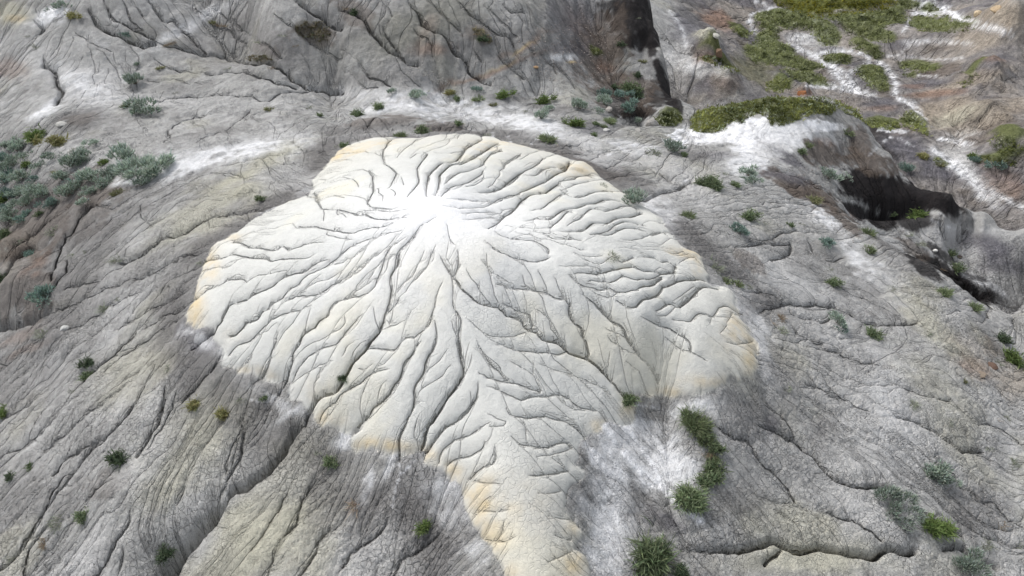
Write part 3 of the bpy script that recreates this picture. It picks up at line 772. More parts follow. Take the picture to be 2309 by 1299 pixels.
# the valley: brown-grey, streaked
blend(vall * .75, lin(120,114,110)); blend(vall * sstep(0, .4, n1) * .35, TAN); blend(vall * sstep(0, .4, -n1 + .4 * n2) * .6, PURPLE); blend(vall * sstep(.1, .5, n3) * .5, BROWN)
SPL = """
d 1000 90 300 80 0 .5
v 950 60 200 50 -20 .25
d 600 90 160 50 20 .5
d 450 110 120 30 20 .4
d 1300 120 120 80 30 .5
d 900 180 160 20 0 .4
b 120 480 150 70 -30 .6
d 180 560 140 60 -40 .6
d 330 590 120 40 -35 .4
d 130 680 120 70 -30 .5
d 60 850 120 90 -30 .4
d 640 1020 120 50 -40 .3
d 700 1120 60 40 0 .3
d 100 700 120 90 0 .45
b 60 500 90 60 -30 .55
b 30 620 70 90 -40 .5
r 75 600 12 45 50 .35
r 40 760 50 12 -25 .25
r 60 790 50 8 -25 .25
d 60 450 120 70 0 .5
b 250 430 90 20 -30 .4
d 180 270 60 24 -15 .8
b 185 268 40 12 -10 .4
d 250 212 40 12 -10 .6
l 190 180 120 50 20 .8
s 200 200 70 30 20 .6
l 70 130 60 40 0 .5
s 105 245 45 12 -35 .7
s 105 42 42 16 -15 .9
w 120 28 34 10 -12 .8
y 30 30 40 26 0 .8
o 35 42 20 8 0 .4
r 22 155 40 22 0 .4
l 480 20 60 10 -25 .9
s 440 60 90 12 -30 .6
l 300 230 200 20 0 .45
s 390 385 90 14 -14 .95
s 300 408 40 8 -8 .9
s 520 345 170 26 -8 .75
y 570 380 130 18 -25 .85
y 470 480 150 30 -30 .6
y 560 430 50 14 -20 .5
l 640 400 60 30 -10 .6
d 560 500 110 24 -30 .8
d 470 600 70 40 -50 .75
p 440 760 50 26 40 .8
d 400 700 60 60 -50 .45
s 460 770 60 18 30 .5
d 480 830 60 30 30 .5
s 620 905 60 12 30 .45
s 660 930 40 8 -30 .5
y 300 830 90 60 -40 .5
y 400 1040 150 70 -50 .6
y 600 1180 180 90 -50 .7
y 560 1250 150 60 -40 .6
g 650 1080 120 50 0 .5
d 740 1080 130 50 -60 .55
d 960 1120 90 60 40 .5
d 1000 1230 80 40 0 .6
s 830 1090 14 34 15 .8
s 885 1040 10 40 20 .9
s 780 980 10 30 20 .8
s 770 1000 20 14 0 .6
s 1020 1110 50 40 30 .6
s 1010 1160 30 30 0 .55
s 1080 1250 30 30 40 .6
l 900 1010 60 20 0 .5
b 240 1090 60 26 -30 .35
l 330 1040 90 40 -30 .5
l 180 1260 60 30 -30 .4
d 820 1160 70 40 -60 .4
y 700 1260 60 50 0 .5
s 1450 1000 105 40 34 .95
s 1520 1060 46 36 20 .9
s 1430 960 60 26 20 .8
s 1380 1050 90 14 35 .8
s 1380 1160 60 90 0 .65
s 1370 1250 60 50 0 .6
d 1450 1130 50 26 30 .45
p 1500 1175 46 20 20 .7
d 1450 1205 40 20 0 .4
s 1370 1110 40 30 0 .5
l 1420 1240 50 50 0 .5
s 1712 760 20 100 -14 .6
s 1650 680 50 20 40 .6
s 1560 920 60 20 -10 .6
d 1760 830 40 90 -20 .4
d 1700 930 80 50 0 .5
d 1690 980 60 40 30 .4
p 1740 960 18 22 0 .5
d 1860 960 30 40 20 .5
l 1960 960 70 110 -20 .5
s 2010 900 50 120 -12 .2
l 2080 1010 50 80 -20 .4
l 1900 760 120 30 30 .5
y 1800 1180 110 40 10 .6
y 1830 1260 160 40 0 .75
l 1990 1150 100 50 20 .5
d 2200 1140 60 60 40 .5
d 1680 1130 60 40 0 .4
l 1750 620 80 40 30 .5
l 1850 660 80 26 30 .5
s 1490 470 50 24 40 .85
s 1500 500 30 14 40 .7
d 1560 540 80 26 45 .7
d 1660 610 90 22 38 .75
b 1690 590 40 20 30 .5
d 1720 690 50 34 0 .7
d 1350 375 130 22 22 .9
d 1440 410 50 18 30 .9
b 1330 370 90 14 22 .35
d 1260 330 80 12 20 .8
d 1080 300 160 10 6 .75
b 1000 285 60 12 0 .5
b 860 275 80 12 -6 .65
d 820 290 90 12 -10 .7
d 740 330 40 26 -50 .8
d 720 370 24 30 -60 .8
s 690 440 20 16 0 .6
s 630 468 40 8 -15 .7
w 650 470 16 5 10 .8
d 640 450 60 10 -20 .7
s 1000 235 170 22 6 .8
s 1130 270 140 16 8 .8
s 1230 290 60 18 12 .7
s 860 245 60 12 -10 .6
s 980 215 40 8 6 .7
s 1400 330 90 14 10 .6
l 1350 350 60 24 30 .7
l 1500 380 110 30 30 .6
d 1120 222 90 8 6 .5
d 1250 245 90 8 6 .5
p 1330 290 50 14 8 .5
s 1500 560 30 40 50 .3
g 1500 440 90 40 30 .3
r 960 75 14 40 30 .25
r 970 110 40 14 0 .5
r 1080 165 120 6 -22 .5
o 1130 150 60 4 -24 .25
r 1190 100 60 7 -32 .4
o 1180 110 30 4 -32 .5
r 1310 60 60 30 40 .4
p 1290 40 70 50 40 .5
b 1350 120 60 60 30 .6
r 1360 150 22 14 30 .6
p 1300 110 60 20 0 .5
s 1270 130 30 8 0 .8
o 1290 140 10 3 0 .7
b 800 30 50 30 30 .5
b 710 80 50 22 10 .5
b 590 110 40 14 20 .35
b 1080 80 30 18 20 .5
l 1400 30 40 20 20 .2
k 1430 40 54 64 -12 .97
k 1400 12 50 20 0 .85
b 1380 70 40 60 20 .6
k 1450 90 36 26 0 .9
k 1470 110 12 20 0 .9
k 1462 92 22 24 0 .95
k 1500 190 13 60 -22 .97
k 1528 240 10 20 -20 .9
k 1432 250 44 16 0 .92
b 1400 215 70 36 20 .7
k 1480 215 24 26 -20 .8
b 1430 200 46 34 0 .75
d 1390 240 30 20 0 .5
g 1490 60 18 60 -25 .7
l 1510 130 20 34 0 .5
l 1560 150 30 20 0 .9
s 1560 145 24 14 0 .5
p 1550 60 34 50 0 .8
d 1560 30 40 30 0 .6
r 1620 45 40 22 10 .8
r 1590 130 26 14 0 .75
b 1590 110 30 20 0 .6
y 1596 75 26 14 0 .9
y 1600 80 30 12 0 .6
r 1640 185 40 16 0 .4
b 1620 200 40 24 0 .6
p 1580 195 30 24 0 .7
d 1690 190 40 24 0 .5
v 1700 160 50 40 10 .6
r 1812 208 18 9 0 .95
w 1560 308 60 20 -8 1
w 1640 300 70 26 -5 1
w 1720 300 70 28 -5 1
w 1715 335 60 24 0 .95
w 1850 283 60 12 2 .8
w 1690 370 26 18 20 .7
s 1780 300 80 26 0 .9
s 1690 375 40 26 10 .9
l 1740 340 50 20 0 .7
g 1610 335 50 14 -8 .9
p 1600 350 50 10 0 .5
d 1560 350 30 14 0 .5
p 1780 358 46 12 30 .8
b 1860 350 50 24 20 .8
d 1925 335 36 36 30 .9
b 1940 320 24 40 -20 .7
r 1860 320 24 10 10 .35
b 1800 420 90 20 20 .85
b 1840 445 60 22 30 .8
p 1780 400 60 12 12 .7
l 1800 470 60 10 30 .6
s 1860 490 40 14 40 .7
b 1900 490 60 16 40 .8
r 1920 480 24 8 40 .5
k 2000 440 95 42 18 .99
k 1950 420 60 34 10 .98
k 1985 320 22 55 -30 .8
b 1960 365 60 26 20 .85
k 2050 440 60 30 20 .98
k 2110 455 44 20 20 .97
k 1940 480 50 14 22 .95
k 1990 500 34 16 20 .95
k 2150 470 20 20 0 .8
d 2150 500 50 14 10 .5
l 2130 530 50 26 0 .7
l 2210 540 50 26 20 .7
g 2240 500 60 16 20 .6
k 2130 455 50 26 25 .95
k 2060 490 50 30 10 .9
k 2220 655 60 26 30 .95
k 2120 610 60 18 35 .9
k 2270 700 26 14 40 .8
d 2010 560 60 16 35 .7
k 2080 600 50 14 38 .9
k 2160 640 56 22 25 .97
k 2210 660 36 20 25 .9
k 2120 570 40 10 40 .8
b 2060 560 40 14 35 .6
s 1950 590 60 20 45 .6
l 2010 640 60 20 45 .6
y 2060 700 70 20 50 .5
y 2130 760 60 24 50 .5
r 2200 830 40 18 30 .5
b 2240 780 30 20 30 .5
t 2290 860 40 40 0 .6
t 2200 800 70 40 40 .4
l 2150 690 40 40 60 .3
p 2230 560 70 26 10 .9
p 2270 600 60 20 0 .7
l 2230 520 50 8 10 .6
s 2240 650 50 10 30 .6
l 2280 690 30 60 60 .7
g 2270 740 40 50 60 .6
p 2040 330 50 24 20 .8
p 2110 380 60 20 20 .8
l 2160 350 50 24 20 .7
s 2180 390 60 14 30 .7
s 2220 440 40 14 40 .7
w 2010 294 36 5 6 .95
s 2190 300 34 8 -4 .6
w 2160 320 40 6 10 .7
t 2130 250 90 26 -20 .8
t 2230 270 80 22 -30 .7
t 2200 180 90 16 -20 .6
t 2270 30 60 40 0 .8
t 2200 90 60 20 0 .5
y 2160 260 60 14 -20 .6
b 2120 160 60 14 -10 .7
p 2090 190 60 12 -6 .8
r 2110 210 60 7 -6 .7
r 2060 195 30 6 0 .5
b 2240 300 60 14 -20 .5
r 2270 420 50 30 20 .4
b 2250 380 50 16 20 .5
r 2240 130 70 8 0 .4
p 1990 235 50 12 4 .8
p 1960 165 30 10 0 .5
r 1990 245 30 6 0 .4
s 1440 1000 95 34 36 .8
s 1400 1040 90 30 36 .7
s 1500 1050 60 34 20 .7
s 1380 1190 50 60 0 .5
d 1470 1165 40 16 20 .4
l 1840 90 40 18 10 .6
s 1800 90 26 16 0 .6
"""
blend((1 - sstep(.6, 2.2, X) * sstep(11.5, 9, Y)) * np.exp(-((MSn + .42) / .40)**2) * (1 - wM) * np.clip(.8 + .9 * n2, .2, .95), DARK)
SM = np.zeros(X.shape, np.float32)
for ln in SPL.strip().splitlines():
    t = ln.split(); px, py, rx, ry, rot, s = map(float, t[1:])
    sl_, r2 = splat(px, py, rx, ry, rot, .18 if t[0] == 'k' else .5)
    w = s * np.exp(-np.maximum(r2 - .25, 0)**1.2 * 1.1)
    if t[0] in 'kbw': w = s * sstep(1.55, .75, r2 + .7 * n4[sl_] + .5 * n2[sl_])
    if t[0] in 'sw':
        w = np.clip(w * 1.35, 0, 1) * np.clip(.85 + 1.0 * n4[sl_], .3, 1)
    blend(w * (1 - wM[sl_] * (t[0] != 'o')), KEY[t[0]], sl_)
    if t[0] in 'sw': SM[sl_] = np.maximum(SM[sl_], w)
SM *= (1 - wM)
H += SM * .85 * (-crust + steep * (.42 * C3 + .6 * S3))     # silt and sand bury the finest cracks
RK *= 1 - .75 * SM
# washes: pale salt carried along threads of water (photo pixels, half width, strength)
WASH = """
w 5 .95 905,230 930,240 960,250 985,262 1000,275
w 3 .95 935,238 945,255 960,265 990,270
w 5 .8 1400,945 1430,985 1460,1030 1490,1090
w 6 .95 1360,955 1400,1010 1440,1060 1480,1090 1515,1125
w 4 .9 1320,1000 1370,1040 1430,1080 1490,1105
w 4 .8 1395,950 1440,1000 1480,1060 1505,1110
w 9 1 1490,1092 1530,1132 1560,1160 1585,1180
w 8 1 1490,1092 1530,1132 1560,1160 1585,1180
w 4 1 1400,950 1450,1020 1500,1095
w 4 1 1360,965 1420,1040 1490,1092
w 3 1 1330,1010 1400,1060 1485,1100
w 4 .9 1500,1090 1510,1110 1515,1120
w 4 .9 1430,912 1470,918 1500,925 1525,940
w 3 .9 1590,1190 1610,1215 1640,1230
w 3 .8 1690,985 1700,1030
w 3 .9 900,1045 903,1065 890,1110 885,1150
w 4 .9 950,1020 930,1045 910,1065
w 3 .8 770,985 768,1010
w 3 .7 1018,1140 1050,1110
w 3 .9 1110,300 1112,308
w 3 .9 1145,308 1152,320
w 3 .9 1195,330 1205,318 1215,312
w 4 .8 1370,350 1400,335 1440,325
w 3 .9 1540,410 1555,405
w 2 .9 1500,472 1520,480 1526,490 1515,495 1500,488
w 5 .7 1290,365 1240,345 1200,335
w 5 .7 60,268 120,235
w 4 .6 560,900 600,905 640,880
w 5 .9 1700,0 1735,20 1700,30 1688,50
w 7 .9 1690,45 1700,70 1706,80
w 5 .8 1740,15 1790,35 1850,60 1870,90
w 12 .9 2070,5 2110,15 2150,30 2170,50
w 8 .9 2060,30 2080,30 2130,32
w 6 .9 2050,40 2045,60 2035,70
w 8 .7 2180,45 2230,60 2280,75
w 7 .45 2040,95 2090,92 2150,95 2190,100
w 5 .45 2000,125 2060,130 2120,135 2170,130
w 4 .45 2030,140 2040,110 2090,95
w 8 .9 1800,110 1840,130 1880,150 1920,180 1935,210
w 7 .9 1840,120 1900,115 1940,120 1960,135 1940,155 1920,160
w 10 .9 1860,145 1880,160 1900,185 1930,205
w 8 .9 1820,193 1870,195 1920,205 1970,215
w 9 .9 1980,140 2005,160 2020,190 2020,215 2050,235 2070,260
w 6 .8 2060,230 2080,260 2090,280
w 5 .6 2070,170 2110,172
w 4 .7 1960,350 2010,310 2060,330
w 8 .7 2100,335 2150,370 2190,410 2250,440 2309,470
w 4 .7 1750,340 1700,330 1640,345
w 5 .7 2190,60 2230,65
w 6 .6 1510,25 1540,70 1545,110
w 4 .6 2100,495 2160,520
"""
for ln in WASH.strip().splitlines():
    t = ln.split(); P = np.array([list(map(float, q.split(','))) for q in t[3:]])
    Qp = smooth_line(P, 5.0); hw = float(t[1]); st_ = float(t[2])
    for k in range(len(Qp)):
        h = hw * (1.0 if len(Qp) < 4 else (.6 + .4 * math.sin(k * 1.7)))
        sl_, r2 = splat(Qp[k, 0], Qp[k, 1], h * 1.3, h * 1.0, 0, .5)
        blend(st_ * .8 * np.exp(-r2 * 1.3) * np.clip(.8 + 1.4 * n4[sl_], .1, 1), KEY[t[0]], sl_)
# the white clay mound
Dm = np.sqrt(((X - 0) * 1.0)**2 + (Y - 9.6)**2)
cx0, cy0, _ = hit([985], [485]); Dm = np.hypot((X - cx0[0]) * .95, Y - cy0[0])
mcol = np.empty_like(A); mcol[:] = MCOL
cw = (np.exp(-(Dm / 1.4)**2) * 1.0)[..., None]; mcol += (CREST - mcol) * np.clip(cw, 0, 1)
crm = (sstep(2.8, 5.2, Dm) * .28)[..., None]; mcol += (lin(206,200,182) - mcol) * crm
mcol *= (1 + .05 * n2 + .035 * n4)[..., None]
yl = (sstep(.1, .6, n3 + .3 * n2) * .35 * (1 - cw[..., 0]))[..., None]; mcol += (lin(216,208,180) - mcol) * yl
wMc = sstep(-.028, .028, MSn + .05 * n4 + .03 * n2)[..., None]
A += (mcol - A) * wMc
edge = np.exp(-((MSn - .04) / .10)**2)
for px, py, rx, ry, s in [(440,690,22,60,.95),(475,590,20,40,.7),(530,535,24,10,.5),(790,340,60,10,.8),(760,352,26,12,.9),(860,322,60,8,.5),(1130,322,60,8,.5),(1300,382,60,16,.7),(1090,335,50,8,.35),
                          (1550,570,50,14,.8),(1580,600,16,22,.7),(1655,740,26,40,.65),(1690,800,18,44,.85),(1610,860,60,14,.75),(1510,885,40,12,.8),(1420,925,20,22,.7),(1350,965,20,20,.7),
                          (740,945,30,16,.7),(870,1005,60,14,.9),(830,1000,24,14,.6),(960,1025,30,16,.6),(1010,1060,34,18,.8),(1060,1110,34,24,.9),(1100,1140,50,14,.7),(1090,1180,30,40,.8),(1120,1220,30,30,.5),
                          (1290,1270,30,30,.8),(1290,1195,18,18,.5),(1150,1290,30,20,.6),(560,835,40,10,.5),(600,850,30,10,.4),(1310,1250,20,20,.4),(1090,1090,60,30,.4),(1180,1150,60,60,.25),(520,760,40,20,.15),(710,880,40,30,.2)]:
    sl_, r2 = splat(px, py, rx, ry, 0, .3)
    blend(s * .8 * np.exp(-r2 * 1.0) * wMc[sl_][..., 0] * np.clip(.7 + n4[sl_], .2, 1), ORANGE, sl_)
A *= (1 + (.15 + .15 * vall) * lod(26, 3, 91) * (1 - .8 * wMc[..., 0]))[..., None]
A = np.clip(A, .012, .90)


# ------------------------------------------------------------------ green mats: low plants that cover the ground in patches
def Z3(*v): return [q / 3.0 + (1540 if i % 2 == 0 else 0) for i, q in enumerate(v)]
MATC = {'k': (lin(74,80,40), lin(128,132,72), lin(150,160,130)), 'g': (lin(86,94,54), lin(132,138,88), lin(156,160,128)), 's': (lin(78,86,28), lin(128,124,38), lin(150,140,40)), 'v': (lin(78,86,50), lin(140,146,84), lin(168,172,140)), 'd': (lin(92,84,66), lin(138,130,104), lin(110,120,90))}
MATS = [
 ("ground_juniper", "dark green creeping juniper capping the knoll above the white sand", "juniper", Z3(50,800,120,740,200,710,300,680,450,650,600,640,700,660,850,640,1000,650,1100,690,1180,730,1230,790,1250,850,1180,800,1080,760,1040,740,1000,780,900,770,800,800,740,830,650,850,590,840,560,790,500,770,440,800,390,840,330,830,300,850,290,880,200,900,60,890), .30, 3.2, 'k'),
 ("meadow_grass", "bright yellow-green meadow at the top edge of the valley", "grass", Z3(600,0,640,40,760,90,900,130,1100,100,1250,90,1400,60,1460,20,1450,0), .13, 3.0, 's'),
 ("meadow_grass", "long green grass flat under the bright meadow at the valley head", "grass", Z3(900,130,1000,170,1090,210,1100,240,1250,280,1400,300,1440,280,1430,250,1380,200,1400,180,1500,160,1520,120,1510,70,1600,40,1590,10,1460,0,1400,60,1250,90,1100,100), .13, 3.0, 'g'),
 ("meadow_grass", "broad green patch between the pale channel and the valley's left cliffs", "grass", Z3(470,100,560,80,700,70,800,90,920,150,1000,190,1080,240,1050,290,1040,320,940,310,880,260,840,210,720,200,640,230,660,280,740,320,780,370,830,400,940,430,960,460,880,480,800,470,700,450,560,450,480,430,430,380,400,320,480,280,500,230,540,220,480,170), .13, 3.0, 'g'),
 ("meadow_grass", "narrow green strip just above the white silt behind the knoll", "grass", Z3(640,470,800,460,900,490,950,510,980,550,1020,580,960,580,850,570,760,540,700,510), .13, 3.0, 'g'),
 ("meadow_grass", "oblong green islet sloping between two pale channels", "grass", Z3(1110,280,1180,270,1280,310,1350,360,1360,390,1320,405,1270,380,1200,350,1130,320), .16, 3.0, 'g'),
 ("meadow_grass", "small green islet inside the loop of the pale channel", "grass", Z3(915,380,1000,360,1100,365,1140,400,1140,440,1040,435,960,420), .16, 3.0, 'g'),
 ("meadow_grass", "rounded green islet standing above the gravelly stream bed", "grass", Z3(1150,480,1230,440,1300,450,1350,480,1390,560,1395,610,1340,625,1260,600,1220,550), .16, 3.0, 'g'),
 ("meadow_grass", "flat green islet on dark ground right of the stream bed", "grass", Z3(1450,440,1500,420,1620,430,1720,460,1700,490,1600,495,1500,480), .16, 3.0, 'g'),
 ("meadow_grass", "tiny green islet below the flat one right of the stream bed", "grass", Z3(1480,500,1580,500,1580,530,1500,525), .16, 3.0, 'g'),
 ("meadow_grass", "large green islet with yellow flowers, upper right of the valley", "grass", Z3(1540,110,1640,100,1780,100,1860,130,1990,190,1960,210,1850,225,1700,225,1580,210,1530,170), .14, 3.0, 'g'),
 ("meadow_grass", "small triangular green islet near the top of the valley", "grass", Z3(1590,60,1650,25,1700,35,1760,75,1680,80), .16, 3.0, 'g'),
 ("meadow_grass", "smallest green tuft patch at the foot of the top right hill", "grass", Z3(1880,115,1950,110,1950,130,1890,130), .16, 3.0, 'g'),
 ("ground_juniper", "green juniper strip draped over the brown cliff block", "juniper", Z3(90,400,160,370,240,390,300,430,380,480,400,510,340,500,260,460,180,430), .25, 3.0, 'k'),
 ("ground_juniper", "green fringe above the brown cliff on the valley's left side", "juniper", Z3(300,180,400,200,460,240,430,260,350,230), .2, 3.0, 'v'),
 ("ground_juniper", "olive bushes in the dip just behind the knoll's left end", "juniper", Z3(560,560,640,520,700,540,740,600,640,640,560,620), .2, 3.0, 'v'),
 ("ground_juniper", "green belt on the far side of the knoll's right end", "juniper", Z3(1240,830,1300,800,1450,830,1500,770,1550,760,1640,850,1660,920,1600,900,1500,860,1400,880,1270,870), .2, 3.0, 'v'),
 ("ground_juniper", "green cover on the crown of the right-hand brown hill", "juniper", Z3(2060,950,2150,910,2230,930,2300,1000,2280,1050,2180,1060,2090,1010), .14, 3.0, 'v'),
 ("ground_juniper", "green strip along the foot of the right-hand brown hill", "juniper", Z3(1930,1060,2100,1050,2270,1090,2260,1120,2150,1130,1990,1100), .14, 3.0, 'v'),
 ("ground_juniper", "thin green streak on the grey flat beyond the black shale", "juniper", Z3(1720,1070,1800,1110,1780,1120,1690,1090), .2, 2.6, 'v'),
 ("ground_juniper", "olive patch on the shoulder of the hill right of the valley", "juniper", Z3(1860,560,1990,490,2020,520,1900,600), .14, 2.6, 'v'),
 ("ground_juniper", "yellow-green shrub mat between the gully and the white sand tip", "juniper", [1476,272,1490,256,1512,250,1532,258,1540,272,1520,285,1490,284], .5, 3.2, 'v'),
 ("ground_juniper", "olive shrub mat on the slope under the black gully head", "juniper", Z3(-710+80,330,-620,310,-560,330,-540,360,-600,380), .2, 2.6, 'v'),
 ("dry_grass", "brown dried grass mat across a rill on the upper left slope", "dry grass", [552,132,572,124,600,124,616,136,596,141,566,140], .35, 2.8, 'd'),
 ("dry_grass", "brown dried grass mat spread over the rear slope", "dry grass", [664,62,690,48,730,50,748,72,738,92,716,96,690,84,670,78], .22, 2.8, 'd'),
 ("dry_grass", "faint dried grass in the crack at the top of the rear slope", "dry grass", [1060,62,1090,66,1112,92,1104,100,1080,86], .3, 2.6, 'd'),
]
for name, label, cat, P, dens, size, kk in MATS:
    Q_ = smooth_line(np.array(P + P[:2], float).reshape(-1, 2), 6.0)
    x_, y_, t_ = hit(Q_[:, 0], Q_[:, 1]); ok = np.abs(t_ - np.median(t_)) < .3 * np.median(t_)
    x_, y_ = x_[ok], y_[ok]
    if len(x_) < 6: continue
    sd = sdf(np.r_[x_, x_[0]], np.r_[y_, y_[0]], .5)
    k_ = float(np.median(t_)) / 8.5
    sd = sd + .05 * k_ * fbm(X * 6 / k_, Y * 6 / k_, 3, 17)
    wm_ = sstep(-.03 * k_, .06 * k_, sd)
    H += wm_ * np.minimum(1, np.clip(sd, 0, 9) / (.25 * k_)) * (.055 * k_ + .03 * k_ * fbm(X * 2.6, Y * 2.6, 3, 19)) * (.35 if name == 'dry_grass' else 1)
    blend(wm_ * (.35 if name == 'dry_grass' else .85), (MATC[kk][0] * .8 + MATC[kk][1] * .2)); 

A = np.clip(A, .012, .90)
# ------------------------------------------------------------------ ground material
def new_mat(name):
    m = bpy.data.materials.new(name); m.use_nodes = True
    nt = m.node_tree; nt.nodes.clear()
    o = nt.nodes.new("ShaderNodeOutputMaterial"); b = nt.nodes.new("ShaderNodeBsdfPrincipled")
    nt.links.new(b.outputs[0], o.inputs[0])
    return m, nt, b
def ground_mat(name, var, bumpd, scale, crack, mud=0.0):
    m, nt, b = new_mat(name); L = nt.links.new; N = nt.nodes.new
    at = N("ShaderNodeAttribute"); at.attribute_name = "Col"
    tc = N("ShaderNodeTexCoord")
    no = N("ShaderNodeTexNoise"); no.inputs['Scale'].default_value = scale; no.inputs['Detail'].default_value = 6; no.inputs['Roughness'].default_value = .65
    L(tc.outputs['Object'], no.inputs['Vector'])
    mr = N("ShaderNodeMapRange"); mr.inputs['From Min'].default_value = .25; mr.inputs['From Max'].default_value = .75
    mr.inputs['To Min'].default_value = 1 - var; mr.inputs['To Max'].default_value = 1 + var
    L(no.outputs['Fac'], mr.inputs['Value'])
    no3 = N("ShaderNodeTexNoise"); no3.inputs['Scale'].default_value = scale * 5.5; no3.inputs['Detail'].default_value = 3
    L(tc.outputs['Object'], no3.inputs['Vector'])
    mr3 = N("ShaderNodeMapRange"); mr3.inputs['From Min'].default_value = .3; mr3.inputs['From Max'].default_value = .7
    mr3.inputs['To Min'].default_value = 1 - var * .8; mr3.inputs['To Max'].default_value = 1 + var * .8
    L(no3.outputs['Fac'], mr3.inputs['Value'])
    mu = N("ShaderNodeMath"); mu.operation = 'MULTIPLY'; L(mr.outputs[0], mu.inputs[0]); L(mr3.outputs[0], mu.inputs[1])
    vm = N("ShaderNodeVectorMath"); vm.operation = 'SCALE'
    L(at.outputs['Color'], vm.inputs[0]); L(mu.outputs[0], vm.inputs['Scale'])
    L(vm.outputs[0], b.inputs['Base Color'])
    b.inputs['Roughness'].default_value = .95; b.inputs['Specular IOR Level'].default_value = .12
    vo = N("ShaderNodeTexVoronoi"); vo.feature = 'DISTANCE_TO_EDGE'; vo.inputs['Scale'].default_value = 26
    L(tc.outputs['Object'], vo.inputs['Vector'])
    mc = N("ShaderNodeMapRange"); mc.inputs['From Max'].default_value = .09; mc.inputs['To Max'].default_value = crack; L(vo.outputs['Distance'], mc.inputs['Value'])
    ad = N("ShaderNodeMath"); ad.operation = 'ADD'
    L(no.outputs['Fac'], ad.inputs[0]); L(mc.outputs[0], ad.inputs[1])
    ad2 = N("ShaderNodeMath"); ad2.operation = 'MULTIPLY_ADD'; ad2.inputs[1].default_value = .35
    L(no3.outputs['Fac'], ad2.inputs[0]); L(ad.outputs[0], ad2.inputs[2])
    bp = N("ShaderNodeBump"); bp.inputs['Strength'].default_value = 1; bp.inputs['Distance'].default_value = bumpd
    L(ad2.outputs[0], bp.inputs['Height'])
    if mud:
        no4 = N("ShaderNodeTexNoise"); no4.inputs['Scale'].default_value = 7; no4.inputs['Detail'].default_value = 2; L(tc.outputs['Object'], no4.inputs['Vector'])
        mv = N("ShaderNodeVectorMath"); mv.operation = 'MULTIPLY_ADD'; mv.inputs[1].default_value = (.09, .09, .0); L(no4.outputs['Color'], mv.inputs[0]); L(tc.outputs['Object'], mv.inputs[2])
        fl = N("ShaderNodeVectorMath"); fl.operation = 'MULTIPLY'; fl.inputs[1].default_value = (1, 1, .5); L(mv.outputs[0], fl.inputs[0])
        v2 = N("ShaderNodeTexVoronoi"); v2.feature = 'DISTANCE_TO_EDGE'; v2.inputs['Scale'].default_value = 14.5; L(fl.outputs[0], v2.inputs['Vector'])
        q2 = N("ShaderNodeMapRange"); q2.interpolation_type = 'SMOOTHSTEP'; q2.inputs['From Max'].default_value = .085; q2.inputs['To Min'].default_value = -1; q2.inputs['To Max'].default_value = 0; L(v2.outputs['Distance'], q2.inputs['Value'])
        no5 = N("ShaderNodeTexNoise"); no5.inputs['Scale'].default_value = 1.3; no5.inputs['Detail'].default_value = 3; L(tc.outputs['Object'], no5.inputs['Vector'])
        q3 = N("ShaderNodeMapRange"); q3.inputs['From Min'].default_value = .40; q3.inputs['From Max'].default_value = .60; q3.inputs['To Min'].default_value = .15; L(no5.outputs['Fac'], q3.inputs['Value'])
        q4 = N("ShaderNodeMath"); q4.operation = 'MULTIPLY'; L(q2.outputs[0], q4.inputs[0]); L(q3.outputs[0], q4.inputs[1])
        q5 = N("ShaderNodeMath"); q5.operation = 'MULTIPLY'; L(q4.outputs[0], q5.inputs[0]); L(at.outputs['Alpha'], q5.inputs[1]); q4 = q5
        b3 = N("ShaderNodeBump"); b3.inputs['Strength'].default_value = 1; b3.inputs['Distance'].default_value = mud
        L(q4.outputs[0], b3.inputs['Height']); L(bp.outputs[0], b3.inputs['Normal']); bp = b3
    ra = N("ShaderNodeAttribute"); ra.attribute_name = "rill"; sx = N("ShaderNodeSeparateXYZ"); L(ra.outputs['Vector'], sx.inputs[0])
    ab = N("ShaderNodeMath"); ab.operation = 'ABSOLUTE'; L(sx.outputs[0], ab.inputs[0])
    ln_ = N("ShaderNodeMapRange"); ln_.interpolation_type = 'SMOOTHSTEP'; ln_.inputs['From Max'].default_value = 2.0; ln_.inputs['To Min'].default_value = -1; ln_.inputs['To Max'].default_value = 0
    L(ab.outputs[0], ln_.inputs['Value'])
    mk = N("ShaderNodeMapRange"); mk.inputs['From Min'].default_value = 1.2; mk.inputs['From Max'].default_value = 1.9; mk.inputs['To Min'].default_value = 1; mk.inputs['To Max'].default_value = 0
    L(sx.outputs[1], mk.inputs['Value'])
    p1 = N("ShaderNodeMath"); p1.operation = 'MULTIPLY'; L(ln_.outputs[0], p1.inputs[0]); L(mk.outputs[0], p1.inputs[1])
    p2 = N("ShaderNodeMath"); p2.operation = 'MULTIPLY'; L(p1.outputs[0], p2.inputs[0]); L(sx.outputs[2], p2.inputs[1])
    b2 = N("ShaderNodeBump"); b2.inputs['Strength'].default_value = 1; b2.inputs['Distance'].default_value = .06
    L(p2.outputs[0], b2.inputs['Height']); L(bp.outputs[0], b2.inputs['Normal']); L(b2.outputs[0], b.inputs['Normal'])
    return m
M_mound = ground_mat("white_clay", .06, .012, 10, .1, .004)
M_grey = ground_mat("grey_bentonite", .16, .026, 11, .15, .013)
M_rear = ground_mat("rear_clay", .22, .06, 7, .1)
M_vall = ground_mat("valley_earth", .34, .16, 3.4, .0)

